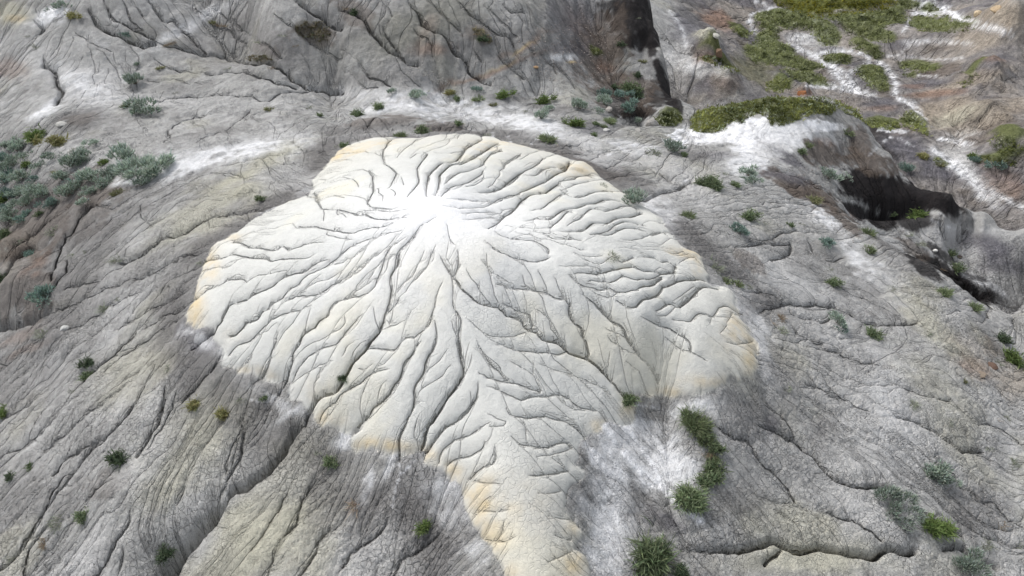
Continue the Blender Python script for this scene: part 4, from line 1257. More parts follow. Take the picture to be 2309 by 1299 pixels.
# ------------------------------------------------------------------ ground meshes: one sheet cut along its natural borders
NX = -np.gradient(H, axis=1) / np.gradient(X, axis=1)
dYdr = np.gradient(YR)[:, None]
dXdr = np.gradient(X, axis=0)
NY = -(np.gradient(H, axis=0) + NX * dXdr) / dYdr       # NX = -dH/dx, so dH/dy = (dH_row - dH/dx*dXrow)/dY
NY = -((np.gradient(H, axis=0) - (-NX) * dXdr) / dYdr)
nrm = np.stack([NX, NY, np.ones_like(NX)], -1); nrm /= np.linalg.norm(nrm, axis=-1, keepdims=True)
fm = (MSn[:-1, :-1] + MSn[1:, 1:]) / 2 > 0
Zf = ZB[:-1, :-1]; Xf = X[:-1, :-1]; Yf = Y[:-1, :-1]
fv = (Zf < -4.2 + .3 * fbm(Xf * .5, Yf * .5, 2, 77)) & (Yf > 14) & (Xf > 2)
fr = (~fv) & (Yf > 19.6 - .10 * Xf + .3 * fbm(Xf * .4, Yf * .4, 2, 78)) & (~fm) & (Xf < 9)
region = np.zeros(fm.shape, np.int8); region[fr] = 2; region[fv] = 3; region[fm] = 1
vid = np.arange(NR * NC).reshape(NR, NC)
quads = np.stack([vid[:-1, :-1], vid[:-1, 1:], vid[1:, 1:], vid[1:, :-1]], -1)
P3 = np.stack([X, Y, H], -1).reshape(-1, 3); AC = A.reshape(-1, 3); SMf = np.clip(SM, 0, 1).reshape(-1); NN = nrm.reshape(-1, 3)
RL = np.stack([RS, UD / SPC, RK], -1).reshape(-1, 3).astype(np.float32)
def sheet(name, q, mat):
    u, inv = np.unique(q.ravel(), return_inverse=True); inv = inv.reshape(-1)
    me = bpy.data.meshes.new(name); nf = len(inv) // 4
    me.vertices.add(len(u)); me.loops.add(nf * 4); me.polygons.add(nf)
    me.vertices.foreach_set("co", P3[u].astype(np.float32).ravel())
    me.loops.foreach_set("vertex_index", inv.astype(np.int32))
    me.polygons.foreach_set("loop_start", (np.arange(nf) * 4).astype(np.int32))
    me.polygons.foreach_set("use_smooth", np.ones(nf, bool))
    me.update(calc_edges=True)
    ca = me.color_attributes.new("Col", 'FLOAT_COLOR', 'POINT')
    ca.data.foreach_set("color", np.c_[AC[u], 1 - .92 * SMf[u]].astype(np.float32).ravel())
    ra = me.attributes.new("rill", 'FLOAT_VECTOR', 'POINT')
    ra.data.foreach_set("vector", RL[u].ravel())
    me.normals_split_custom_set_from_vertices(NN[u].astype(np.float32))
    me.materials.append(mat)
    o = bpy.data.objects.new(name, me); COL.objects.link(o); o['kind'] = 'structure'
    return o
qf = quads.reshape(-1, 4); rf_ = region.ravel()
sheet("ground", qf[rf_ == 0], M_grey)
sheet("clay_mound", qf[rf_ == 1], M_mound)
sheet("rear_hillside", qf[rf_ == 2], M_rear)
sheet("valley_floor", qf[rf_ == 3], M_vall)

# ------------------------------------------------------------------ plants
def leaf_mat(name, transl):
    m, nt, b = new_mat(name); L = nt.links.new; N = nt.nodes.new
    at = N("ShaderNodeAttribute"); at.attribute_name = "Col"
    oi = N("ShaderNodeObjectInfo")
    hv = N("ShaderNodeHueSaturation")
    mr = N("ShaderNodeMapRange"); mr.inputs['To Min'].default_value = .8; mr.inputs['To Max'].default_value = 1.2
    L(oi.outputs['Random'], mr.inputs['Value']); L(mr.outputs[0], hv.inputs['Value']); L(at.outputs['Color'], hv.inputs['Color'])
    tc = N("ShaderNodeTexCoord"); no = N("ShaderNodeTexNoise"); no.inputs['Scale'].default_value = 6; no.inputs['Detail'].default_value = 3
    L(tc.outputs['Object'], no.inputs['Vector'])
    m2 = N("ShaderNodeMapRange"); m2.inputs['From Min'].default_value = .3; m2.inputs['From Max'].default_value = .7; m2.inputs['To Min'].default_value = .8; m2.inputs['To Max'].default_value = 1.2
    L(no.outputs['Fac'], m2.inputs['Value'])
    vm = N("ShaderNodeVectorMath"); vm.operation = 'SCALE'; L(hv.outputs[0], vm.inputs[0]); L(m2.outputs[0], vm.inputs['Scale'])
    L(vm.outputs[0], b.inputs['Base Color']); b.inputs['Roughness'].default_value = .75; b.inputs['Specular IOR Level'].default_value = .2
    if transl:
        tr = N("ShaderNodeBsdfTranslucent"); L(vm.outputs[0], tr.inputs['Color'])
        mx = N("ShaderNodeMixShader"); mx.inputs[0].default_value = transl
        out = [n for n in nt.nodes if n.type == 'OUTPUT_MATERIAL'][0]
        L(b.outputs[0], mx.inputs[1]); L(tr.outputs[0], mx.inputs[2]); L(mx.outputs[0], out.inputs[0])
    return m
M_leaf = leaf_mat("leaf", .22); M_wood = leaf_mat("dead_wood", 0); M_stone = leaf_mat("stone_surface", 0)

def mesh_np(name, V, F, C, mat, smooth=False):
    me = bpy.data.meshes.new(name)
    me.from_pydata(V.tolist(), [], F)
    ca = me.color_attributes.new("Col", 'FLOAT_COLOR', 'POINT')
    ca.data.foreach_set("color", np.c_[np.clip(C, 0, 1), np.ones(len(C))].astype(np.float32).ravel())
    if smooth: me.polygons.foreach_set("use_smooth", np.ones(len(me.polygons), bool))
    me.materials.append(mat); me.update()
    return me
def blades(org, dr, ln, wd, droop, cb, ct, rg, nseg=3, curl=.25):
    """tapering curved ribbons: origins, directions, lengths, widths, droop, base and tip colours"""
    n = len(org); up = np.array([0, 0, 1.])
    side = np.cross(dr, rg.normal(0, 1, (n, 3))); side /= np.linalg.norm(side, axis=1, keepdims=True) + 1e-9
    bend = rg.normal(0, curl, (n, 3))
    pts = []; cols = []
    for k in range(nseg + 1):
        t = k / nseg
        p = org + dr * (ln * t)[:, None] - up * (droop * ln * t * t)[:, None] + bend * (ln * t * t)[:, None]
        w = wd * (1 - .15 * t if k < nseg else .12) * (.7 if k == 0 else 1)
        c = cb + (ct - cb) * t**1.3
        pts += [p - side * (w * .5)[:, None], p + side * (w * .5)[:, None]]; cols += [c, c]
    V = np.stack(pts, 1).reshape(-1, 3); C = np.stack(cols, 1).reshape(-1, 3)
    m = 2 * (nseg + 1); F = []
    for i in range(n):
        b = i * m
        for k in range(nseg): F.append((b + 2*k, b + 2*k + 1, b + 2*k + 3, b + 2*k + 2))
    return V, F, C
def unit(v): return v / (np.linalg.norm(v, axis=-1, keepdims=True) + 1e-9)
def jitter(c, n, rg, s=.16): return np.clip(np.array(c)[None] * (1 + rg.normal(0, s, (n, 1))) * (1 + rg.normal(0, .05, (n, 3))), 0, 1)
PAL = {'sage': (lin(104,116,102), lin(188,201,186)), 'blue': (lin(92,110,102), lin(154,176,164)), 'green': (lin(66,80,54), lin(146,160,122)), 'dark': (lin(52,62,46), lin(104,120,92)),
       'grassy': (lin(92,98,74), lin(140,154,114)), 'bright': (lin(74,90,48), lin(138,158,96)), 'yellow': (lin(122,118,76), lin(174,172,120)), 'olive': (lin(94,94,66), lin(148,150,112)), 'sparse': (lin(112,114,100), lin(146,154,132)),
       'dry': (lin(104,88,70), lin(160,146,122)), 'twig': (lin(110,96,82), lin(170,156,138))}
def plant_mesh(kind, lod, seed):
    rg = np.random.default_rng(seed * 31 + lod * 7 + len(kind) * 101 + sum(map(ord, kind)))
    cb, ct = PAL[kind]; wf = (1.0, 1.9, 3.0)[lod]
    N = (1900, 560, 220)[lod]
    if kind in ('sage', 'blue'):
        # many soft upright wands filling a lumpy dome
        nl = 9; lob = rg.normal(0, .42, (nl, 3)); lob[:, 2] = np.abs(rg.normal(.32, .14, nl)); lr = rg.uniform(.3, .52, nl)
        i = rg.integers(0, nl, N); d = unit(rg.normal(0, 1, (N, 3))); d[:, 2] = np.abs(d[:, 2]) * .9
        org = lob[i] * .9 + d * (lr[i] * rg.uniform(.25, .85, N)**.6)[:, None]; org[:, 2] = np.maximum(org[:, 2], .02)
        dr = unit(d * .6 + org * .5 + np.array([0, 0, .85])); ln = rg.uniform(.16, .36, N); wd = rg.uniform(.03, .052, N) * wf
        V, F, C = blades(org, dr, ln, wd, rg.uniform(0, .25, N), jitter(cb, N, rg), jitter(ct, N, rg), rg, 2, .2)
    elif kind in ('green', 'dark', 'bright', 'yellow'):
        nl = 7; lob = rg.normal(0, .30, (nl, 3)); lob[:, 2] = 0; i = rg.integers(0, nl, N)
        org = lob[i] + rg.normal(0, .15, (N, 3)); org[:, 2] = np.abs(org[:, 2]) * 1.6
        d = unit(rg.normal(0, 1, (N, 3)) * [1, 1, .75] + [0, 0, .55]); d[:, 2] = np.abs(d[:, 2])
        ln = rg.uniform(.28, .62, N) * rg.uniform(.7, 1.2, nl)[i] * (1 + .2 * np.sin(np.arctan2(d[:, 1], d[:, 0]) * 3 + seed)); wd = rg.uniform(.022, .042, N) * wf
        V, F, C = blades(org, d, ln, wd, rg.uniform(0, .35, N), jitter(cb, N, rg), jitter(ct, N, rg), rg, 3, .16)
    elif kind in ('grassy', 'olive'):
        N = int(N * .75); a = rg.uniform(0, 6.28, N); r = rg.random(N)**.6 * .55
        org = np.c_[np.cos(a) * r, np.sin(a) * r * .8, np.zeros(N)]
        d = unit(np.c_[np.cos(a) * .5, np.sin(a) * .5, rg.uniform(.5, 1.2, N)] + rg.normal(0, .25, (N, 3))); d[:, 2] = np.abs(d[:, 2])
        V, F, C = blades(org, d, rg.uniform(.3, .7, N), rg.uniform(.018, .03, N) * wf, rg.uniform(.1, .5, N), jitter(cb, N, rg), jitter(ct, N, rg), rg, 3, .2)
    elif kind in ('sparse', 'dry'):
        N = int(N * .42); a = rg.uniform(0, 6.28, N); r = rg.random(N)**.7 * .7
        org = np.c_[np.cos(a) * r, np.sin(a) * r * .8, np.zeros(N)]
        d = unit(np.c_[np.cos(a) * .6, np.sin(a) * .6, rg.uniform(.3, 1.0, N)] + rg.normal(0, .35, (N, 3))); d[:, 2] = np.abs(d[:, 2])
        V, F, C = blades(org, d, rg.uniform(.2, .6, N), rg.uniform(.012, .022, N) * wf, rg.uniform(.1, .5, N), jitter(cb, N, rg, .2), jitter(ct, N, rg, .2), rg, 3, .3)
    else:                                                # twig: crooked dead sticks
        N = int(N * .16); a = rg.uniform(0, 6.28, N); r = rg.random(N) * .4
        org = np.c_[np.cos(a) * r, np.sin(a) * r, np.full(N, .02)]
        d = unit(np.c_[np.cos(a), np.sin(a), rg.uniform(.1, .9, N)] + rg.normal(0, .4, (N, 3))); d[:, 2] = np.abs(d[:, 2])
        V, F, C = blades(org, d, rg.uniform(.3, .9, N), rg.uniform(.02, .035, N) * wf, rg.uniform(.2, .7, N), jitter(cb, N, rg, .2), jitter(ct, N, rg, .2), rg, 4, .4)
    V[:, 2] = np.maximum(V[:, 2], -.02)
    return mesh_np(kind + "_foliage", V, F, C, M_leaf)
def sticks_mesh(seed, n=16, spread=.55, rad=.016, col=(lin(96,84,72), lin(150,138,122)), length=(.3, .7)):
    rg = np.random.default_rng(seed); V = []; F = []; C = []
    for i in range(n):
        a = rg.uniform(0, 6.28); p = np.array([rg.normal(0, .06), rg.normal(0, .06), 0.]); d = unit(np.array([math.cos(a) * spread, math.sin(a) * spread, rg.uniform(.3, 1.)]))
        L = rg.uniform(*length); r = rad * rg.uniform(.7, 1.3); ns = 5; base = len(V)
        for k in range(ns + 1):
            q = r * (1 - .75 * k / ns); s = unit(np.cross(d, [0.3, .2, 1])); u = np.cross(s, d)
            for m in range(4):
                V.append(p + q * (math.cos(m * 1.5708) * s + math.sin(m * 1.5708) * u)); C.append(col[0] + (col[1] - col[0]) * k / ns)
            p = p + d * (L / ns); d = unit(d + rg.normal(0, .22, 3) + [0, 0, -.03])
        for k in range(ns):
            for m in range(4):
                F.append((base + 4*k + m, base + 4*k + (m + 1) % 4, base + 4*k + 4 + (m + 1) % 4, base + 4*k + 4 + m))
    return mesh_np("stems", np.array(V), F, np.array(C), M_wood, True)
_mc = {}
def get_mesh(kind, lod, v):
    k = (kind, lod, v)
    if k not in _mc: _mc[k] = plant_mesh(kind, lod, v)
    return _mc[k]
_sc = [sticks_mesh(s) for s in (1, 2, 3)]
NAME = {'sage': ('sagebrush', 'shrub'), 'blue': ('sagebrush', 'shrub'), 'green': ('green_shrub', 'shrub'), 'dark': ('green_shrub', 'shrub'), 'bright': ('green_shrub', 'shrub'), 'yellow': ('rabbitbrush', 'shrub'),
        'grassy': ('grass_tuft', 'grass tuft'), 'olive': ('grass_tuft', 'grass tuft'), 'sparse': ('sparse_tuft', 'grass tuft'), 'dry': ('dry_tuft', 'dry tuft'), 'twig': ('dead_shrub', 'dead shrub')}
def place(px, py, w, kind, label, group=None, tall=1.0):
    k = int(px * 7 + py * 13)
    bx, by, t = hit([px], [py + (.34 if py < 900 else .17) * w], H); bx, by, t = float(bx[0]), float(by[0]), float(t[0])
    bz = float(sample(H, np.array([bx]), np.array([by]))[0])
    r = .5 * w * t / FPX * {'sparse': 1.4, 'sage': 1.48, 'blue': 1.48, 'grassy': 1.6, 'olive': 1.3, 'dry': 1.35, 'twig': 1.25}.get(kind, 1.22 if w < 60 else 1.12)
    lod = 0 if w > 52 else 1 if w > 26 else 2
    me = get_mesh(kind, lod, k % (3 if lod else 2))
    nm, cat = NAME[kind]
    if w >= 30 and kind in ('sage', 'blue', 'green', 'dark', 'bright', 'yellow'):
        o = bpy.data.objects.new(nm, None); o.empty_display_size = .1; COL.objects.link(o)
        f = bpy.data.objects.new("foliage", me); f.parent = o; COL.objects.link(f)
        s = bpy.data.objects.new("woody_stems", _sc[k % 3]); s.parent = o; COL.objects.link(s)
    else:
        o = bpy.data.objects.new(nm, me); COL.objects.link(o)
    o.location = (bx, by, bz - .03 * r)
    rr = random.Random(k)
    o.rotation_euler = (rr.uniform(-.12, .12), rr.uniform(-.12, .12), rr.uniform(0, 6.28))
    o.scale = (r * rr.uniform(.92, 1.08), r * rr.uniform(.92, 1.08), r * tall * rr.uniform(.85, 1.05))
    o['label'] = label; o['category'] = cat
    if group: o['group'] = group
    return o
PLANTS = """
307 177 36 sage round silvery sagebrush standing alone on the grey bench, upper left
285 233 26 green small green shrub touching the left side of the wide silvery sagebrush|upper left bench shrubs
322 235 46 sage wide silvery sagebrush with a dark soil patch on its right|upper left bench shrubs
355 240 12 dry tiny brown tuft on the soil bump right of the wide silvery sagebrush
72 298 50 bright rounded green shrub topping the left-hand sagebrush slope
128 308 46 yellow yellow-green feathery shrub right of the rounded green one
205 322 26 sage small silvery sagebrush on the bench edge right of the yellow-green shrub
165 332 22 sparse thin pale shoots between the yellow-green shrub and the sagebrush slope
165 358 46 sage wide silvery sagebrush in the middle of the left-hand slope cluster
190 346 28 sage pale sagebrush leaning on the wide one in the middle of the left slope
203 392 42 sage tall silvery sagebrush on bare dark earth at the middle of the cluster
235 360 24 bright small bright green tuft between sagebrushes near the slope top
283 352 52 sage tall silvery sagebrush behind the biggest one at the cluster's right end
332 375 66 sage biggest silvery sagebrush, at the right end of the left cluster
290 392 24 sage small sagebrush at the foot of the biggest one
265 378 28 sage small silvery sagebrush left of the tall pair at the right end
320 407 32 sage low sagebrush at the tip of the white silt tongue
155 425 46 sage wide silvery sagebrush low on the cluster's middle|sagebrush on the left-hand slope
203 430 28 sage small sagebrush right of the low wide one in the cluster
230 408 34 sage medium sagebrush between the tall middle one and the silt tongue
265 426 36 olive olive-brown shrub at the lower right of the left cluster
12 398 42 blue blue-green sagebrush cut by the left edge, upper one
45 396 36 sage silvery sagebrush beside the one at the left edge|sagebrush on the left-hand slope
17 325 30 sage pale sagebrush at the left edge below the slope top
40 330 32 sage silvery sagebrush under the rounded green shrub
55 348 22 sage small sagebrush hanging below the silvery pair near the left edge
60 366 26 bright small green sprig among silvery shrubs on the dark slope
78 402 20 blue tiny blue-green sprig on dark earth in the cluster|sagebrush on the left-hand slope
90 430 40 sage silvery sagebrush in the lower left of the cluster
24 430 34 blue blue-green sagebrush low on the left edge slope
10 440 34 bright green shrub cut by the left edge at the cluster's foot
115 352 26 sage small pale sagebrush left of the cluster's wide middle one
125 380 22 olive olive sprig on bare earth between cluster sagebrushes
60 452 34 sage pale sagebrush at the cluster's lowest left row
115 452 30 blue blue-green sagebrush at the cluster's lowest row
182 362 26 sage small sagebrush hugging the wide middle one on the left slope|sagebrush on the left-hand slope
140 392 34 sage silvery sagebrush above the cluster's lowest row|sagebrush on the left-hand slope
178 404 26 blue small blue-green sagebrush left of the tall middle one|sagebrush on the left-hand slope
250 390 30 sage silvery sagebrush between the tall middle one and the pair|sagebrush on the left-hand slope
300 366 34 sage silvery sagebrush between the pair at the cluster's right end|sagebrush on the left-hand slope
30 362 34 sage silvery sagebrush near the left edge, upper part of the slope|sagebrush on the left-hand slope
8 352 30 blue blue-green sagebrush cut by the left edge near the slope top
70 424 30 sage silvery sagebrush in the lower left rows|sagebrush on the left-hand slope
45 428 28 sage small silvery sagebrush in the lower left rows|sagebrush on the left-hand slope
190 452 26 sage small silvery sagebrush under the low wide one
88 372 24 sage small silvery sagebrush in the cluster's upper middle|sagebrush on the left-hand slope
5 470 30 blue blue-green sagebrush cut by the left edge below the cluster
1578 965 44 grassy third grass patch of the green arc right of the silt fan|green arc right of the silt fan
1556 928 40 grassy topmost small grass patch of the green arc, beside the pale channel
1604 1030 36 grassy grass patch between the dry tuft and the linking shrub of the arc
1588 1078 50 green upper left shrub touching the arc's big bottom bush
1600 1072 46 green green shrub leaning on the arc's big bottom bush
125 508 42 sparse thin grey-green tuft on the crumbly brown slope, upper one
63 566 28 blue grey-green shrub above the dark gully at the left
97 655 46 blue blue-grey sagebrush on the rounded crumbly knob at the left
8 618 36 dark dark shrub in the left edge gully
163 570 26 sparse faint grey-green tuft on the crumbly slope, left of the rills
22 478 34 sage silvery sagebrush on the left slope just under the cluster, left one
52 486 28 blue blue-green sagebrush on the left slope just under the cluster, right one
88 478 22 green small green shrub on crumbly earth just under the cluster
12 520 34 green green shrub cut by the left edge on the crumbly slope
40 540 22 sparse faint tuft at the left edge above the rust-coloured soil
40 495 26 sparse faint tuft low on the brown slope at the left edge
195 560 18 sparse faint tuft beside the long grey rill left of the mound|faint tufts on the left rills
263 572 36 sparse grey-green tuft caught in a rill left of the mound|faint tufts on the left rills
240 686 34 sparse grey-green tuft hanging over a rill, lower left slope
97 742 34 sparse faint tuft below the rounded knob on the left
268 668 20 sparse wispy tuft right of the overhanging rill tuft
195 812 34 dark upper shrub of the dark pair on the left slope
193 838 34 green lower shrub of the dark pair on the left slope
163 873 22 sparse small wispy tuft under the dark shrub pair
457 583 26 sparse faint tuft on dark ground just outside the mound's left rim
582 442 26 green small green tuft on the dark hump above the mound's left shoulder
383 822 22 sparse faint blue-green tuft on the slope left of the mound foot
437 912 40 yellow olive-yellow shrub, left one of the pair below the mound's left foot
500 930 38 yellow olive-yellow shrub, right one of the pair below the mound's left foot
548 893 26 sparse faint grey-green tuft above the olive-yellow pair
597 893 22 green small green tuft on grey ground near the mound's left foot
263 1030 48 dark dark green upright shrub alone on the lower left slope
68 1050 22 green small green shrub at the far left of the lower slope
20 1076 26 dark small dark shrub near the left edge, lower slope
5 930 30 bright green shrub cut by the left edge halfway down
188 1158 40 green green feathery shrub over the crack in the lower left
133 1172 44 sparse thin grey-green tuft left of the feathery shrub, lower left
103 1220 34 dry brown dried tuft in the lower left
373 1240 44 dark dark grass clump in the mouth of the deep bottom ravine
25 1256 22 sparse faint tuft in the bottom left corner
740 1036 34 green green tuft on grey ground under the mound's front lobes
720 1016 18 sparse wisps beside the green tuft under the mound's front lobes
805 1130 44 twig brown dead shrub with bare twigs below the mound
958 1187 40 bright bright green spiky shrub left of the mound's tail
780 832 42 sparse grey-green tuft growing in a rill of the white mound
772 846 20 dark small dark tuft at the foot of the rill tuft on the mound
1415 893 42 green green tuft at the tip of a mound lobe above the silt fan
1376 567 40 sparse thin green tuft on the mound's right flank
1568 946 60 grassy upper grass patch of the green arc right of the silt fan|green arc right of the silt fan
1590 985 40 grassy second grass patch of the green arc right of the silt fan|green arc right of the silt fan
1596 1012 36 dry reddish dry tuft in the middle of the green arc
1618 1006 40 green green shrub on the outer side of the green arc
1606 1046 44 green green shrub linking the arc to its big bottom bush
1568 1108 98 green large leafy bush at the bottom end of the green arc
1488 1262 130 green largest spiky green bush, at the bottom edge
1535 1282 46 dark dark low shrub at the right foot of the bottom-edge bush
2023 1130 56 sage silvery shrub with bare dead stems at its foot, lower right
2110 1186 78 bright round bright green bush in the lower right
2107 1062 44 sage silvery shrub above the bare forked root, lower right
2128 1084 36 sage smaller silvery shrub overlapping the one above the bare root
2057 909 28 sparse small grey-green tuft on pale ground at the right
2180 1272 56 sage silvery bush near the bottom right corner
2222 1222 34 sparse thin tuft above the silvery bush near the bottom right corner
2290 1228 40 sparse grey-green tuft at the right edge near the bottom
2262 1180 24 dry brown tuft in the crack near the right edge
2232 1006 26 sparse faint tuft on the right slope above the dark soil
2283 1040 30 sparse faint tuft at the right edge, level with the green arc
2140 950 22 sparse small wisps on the right slope between pale stripes
1775 868 24 sparse wisps on grey ground right of the mound's lowest rim
2270 940 22 sparse wisps beside the pale forked root at the right edge
1427 443 46 sage silvery sagebrush beside the mound's upper right rim
1358 411 22 sparse small tuft on the mound's upper right rim
1551 479 28 grassy small green tuft right of the white salt loop
1603 402 54 green wide spiky green shrub on the grey shoulder, right of the mound
1655 410 26 green small green shrub just right of the wide spiky one|shrubs round the wide spiky one
1686 384 34 sage silvery shrub at the edge of the white sand
1692 404 28 sage lower silvery shrub at the edge of the white sand
1635 385 22 sparse faint grey tuft above the wide spiky green shrub
1686 480 40 green round green shrub on the right shoulder|two shrubs on the right shoulder
1669 513 32 blue blue-green shrub under the round green one|two shrubs on the right shoulder
1722 500 14 sparse tiny tuft right of the blue-green shrub
1603 583 52 sparse wide thin tuft touching the mound's right rim
1635 628 24 grassy first small tuft in the dark hollow by the mound's right rim
1662 634 26 grassy second small tuft in the dark hollow by the mound's right rim
1688 642 20 sparse third, faintest tuft in the dark hollow by the mound's right rim
1863 542 28 blue blue-green tuft on the dark shoulder at the right
1875 630 34 green green shrub in the middle of the right slope
1868 600 22 sparse wisps above the green shrub on the right slope
1757 706 32 dry brown dried tuft right of the mound's orange edge
1760 738 28 sparse grey-green tuft under the brown dried one
1888 718 30 sage silvery tuft, upper of two on the right slope
1900 740 20 blue blue-green tuft, lower of two on the right slope
1963 740 34 green dark green shrub right of the silvery pair on the right slope
2090 745 22 sparse small tuft by the long crack on the right slope
2068 472 42 bright bright green shrub standing in the black shale
2017 479 20 green small green sprig left of the bright shrub in the black shale
1956 518 32 grassy pale green tuft on the edge of the black hollow
2048 520 24 sparse pale tuft above the fluted grey wall, left
2073 537 32 sparse pale tuft above the fluted grey wall, right
1833 440 42 olive olive shrub on the brown ledge left of the black shale
1808 500 18 sparse faint tuft on pale speckled ground at the right
1782 503 20 green small dark green tuft on the right shoulder's edge
1960 556 28 grassy yellowish tuft on the pale strip at the right
2145 566 28 green small green shrub over the second black hollow
2155 598 34 green green shrub beside the second black hollow
2120 593 26 dry dry tuft left of the second black hollow
2130 652 32 grassy green tuft at the left lip of the lower black hollow
2195 686 30 grassy pale tuft at the right lip of the lower black hollow
2010 645 20 sparse wisps on the pale strip of the right slope
2262 757 32 dark dark green shrub near the right edge
2283 795 52 bright yellow-green shrub at the right edge
2250 812 24 sparse thin tuft left of the yellow-green shrub at the right edge
2175 855 16 olive little olive tuft among tan rocks at the right
2046 380 28 blue blue-green shrub on the dark ridge crest
1868 390 34 sage silvery low shrub on the brown ridge
1902 398 22 sage small silvery shrub right of the low one on the brown ridge
1808 336 26 green upper green shrub on the brown ridge side
1822 322 22 grassy green tuft above the ridge-side shrub
1912 292 26 grassy pale green tuft at the knoll's right end
2083 346 28 yellow yellow-green shrub on the grey valley floor
2120 364 26 olive olive tuft right of the yellow-green valley shrub
2190 348 24 bright yellow-green shrub at the foot of the right-hand brown hill
2196 358 22 blue blue-green shrub at the foot of the right-hand brown hill
2228 370 20 blue blue-green shrub under the brown hill's green patch, left
2256 372 22 blue blue-green shrub under the brown hill's green patch, right
804 251 30 green green tuft at the left end of the white bench behind the mound
853 236 28 green second green tuft from the left on the bench behind the mound
883 203 20 sage small silvery tuft at the head of the white silt thread
940 209 30 sage silvery tuft at the foot of the rear slope
963 201 12 sparse tiny tuft at the foot of the rear slope
1017 206 26 yellow yellowish tuft at the foot of the rear slope
1030 217 24 green green tuft just below the yellowish one on the bench
1075 201 22 blue blue-green tuft against the rear slope
1078 217 26 grassy green-brown tuft below the blue-green one on the bench
1137 206 36 bright wide bright green tuft against the rear slope
1228 220 34 bright brightest green shrub on the bench behind the mound
1112 229 24 olive olive tuft with bare twigs on the white bench
1052 231 12 sparse tiny tuft on the white bench
1308 235 32 sage silvery tuft at the right end of the bench
1220 257 30 sage flat silvery tuft low on the white bench
1182 247 16 sparse tiny grey tuft left of the flat silvery one
1240 242 20 sage small silvery tuft under the brightest green shrub
1297 271 38 bright tall green shrub on the bench before the dark gully
1342 275 20 green small green tuft right of the tall one|small tufts before the dark gully
1375 266 30 grassy wide green tuft before the dark gully
1362 281 16 grassy tiny green tuft below the wide one
1342 300 20 green small green tuft lower on the bench
1233 305 36 grassy green tuft with brown base behind the mound's right rim
953 286 36 green green tuft at the mound's rear rim, middle
1033 274 24 green small green tuft on the dark bank behind the mound
902 299 28 grassy green-brown tuft at the mound's rear rim, left
1098 299 22 sparse grey tuft at the mound's rear rim, right
777 323 24 green small green tuft at the mound's upper left corner
1352 248 20 sage small grey-green tuft left of the dark gully
1440 276 20 sage silvery tuft on the rock lip under the dark gully
1470 330 44 sparse wide thin tuft on the saddle near the white sand
1520 326 42 sage grey-green shrub at the tip of the white sand
1545 345 20 green small dark shrub below the tip of the white sand
1415 190 44 green big green shrub in the dark gully, upper
1367 207 32 blue blue-green shrub on the gully's left side|shrubs massed in the dark gully
1395 212 28 blue blue-green shrub in the gully's middle|shrubs massed in the dark gully
1415 236 36 blue low blue-green shrub in the gully's shade|shrubs massed in the dark gully
1440 208 26 dark dark green shrub at the gully's right side
1385 190 22 dark dark little shrub above the gully's blue-green ones
1365 226 30 sage silvery shrub at the gully's lower left
1437 165 24 dark dark tuft high on the gully's right rim
1448 130 26 olive olive tuft below the black gully head
1398 95 22 dark dark tuft beside the black gully head
1437 35 16 sparse small tuft inside the black gully head
797 22 26 dark dark tuft high on the rear slope, left
780 12 22 dry brown tuft at the top edge, on the rear slope
1090 82 28 dark dark grassy tuft in the middle of the rear slope
1075 70 20 dry brown tuft above the dark one on the rear slope
137 12 26 sage grey sagebrush at the top left by the white silt
163 30 30 yellow olive bush beside the white silt, top left
63 77 14 sparse tiny tuft on grey ground near the top left corner
83 97 24 sparse thin dark tuft along the crack, top left
287 78 18 blue small blue-green tuft at a crack, upper left
500 48 28 dry brown-grey tuft high on the upper left slope, right one
477 44 22 olive brown-grey tuft high on the upper left slope, left one
383 90 30 dry dark brown tuft where two cracks join, upper left
362 147 22 olive little brown tuft above the lone sagebrush
312 144 16 sage faint silvery tuft above the lone sagebrush
638 72 22 sparse grey tuft on the upper slope between rills
585 88 22 sparse grey tuft at a rill end, upper slope
610 148 18 dry brown tuft under the dried grass mat, upper slope
513 150 16 sparse faint tuft on the grey bench, upper slope
667 97 18 dry brown tuft left of the dried grass mat on the rear slope
395 204 14 sparse tiny tuft on the grey bench right of the lone sagebrush
607 240 24 olive olive tuft on the bench left of the mound's rear
723 256 18 green small green tuft left of the bench's green row
693 234 26 sparse thin tuft on the bench, left of the green row
760 326 14 sparse tiny tuft touching the mound's upper left corner
"""
for ln in PLANTS.strip().splitlines():
    px, py, w, kind, rest = ln.split(' ', 4)
    lab, _, grp = rest.partition('|')
    place(float(px), float(py), float(w), kind, lab.strip(), grp.strip() or None, {'sparse': .7, 'dry': .6, 'twig': .6, 'olive': .8}.get(kind, 1.05))
# bare roots and dead branches
def branch(px, py, w, rot, label, seed, name="bare_root"):
    bx, by, t = hit([px], [py], H); bx, by, t = float(bx[0]), float(by[0]), float(t[0])
    me = sticks_mesh(seed, 7, 1.6, .030, (lin(130,118,104), lin(188,180,168)), (.5, 1.1))
    o = bpy.data.objects.new(name, me); COL.objects.link(o)
    r = .5 * w * t / FPX
    o.location = (bx, by, float(sample(H, np.array([bx]), np.array([by]))[0])); o.scale = (r, r, r * .35); o.rotation_euler = (0, 0, rot)
    o['label'] = label; o['category'] = 'root'
branch(2135, 1105, 50, 2.2, "forked bare root lying below a silvery shrub, lower right", 41)
branch(2020, 1160, 44, .8, "bundle of dead stems at the foot of the silvery shrub, lower right", 42, "dead_branch")
branch(2250, 948, 40, 1.2, "pale forked root beside a white salt spot at the right edge", 43)
branch(1742, 728, 44, 4.0, "brown bare root under the dried tuft right of the mound", 44)
branch(1258, 330, 26, .4, "short dead stick on the dark bank behind the mound", 45, "dead_stick")

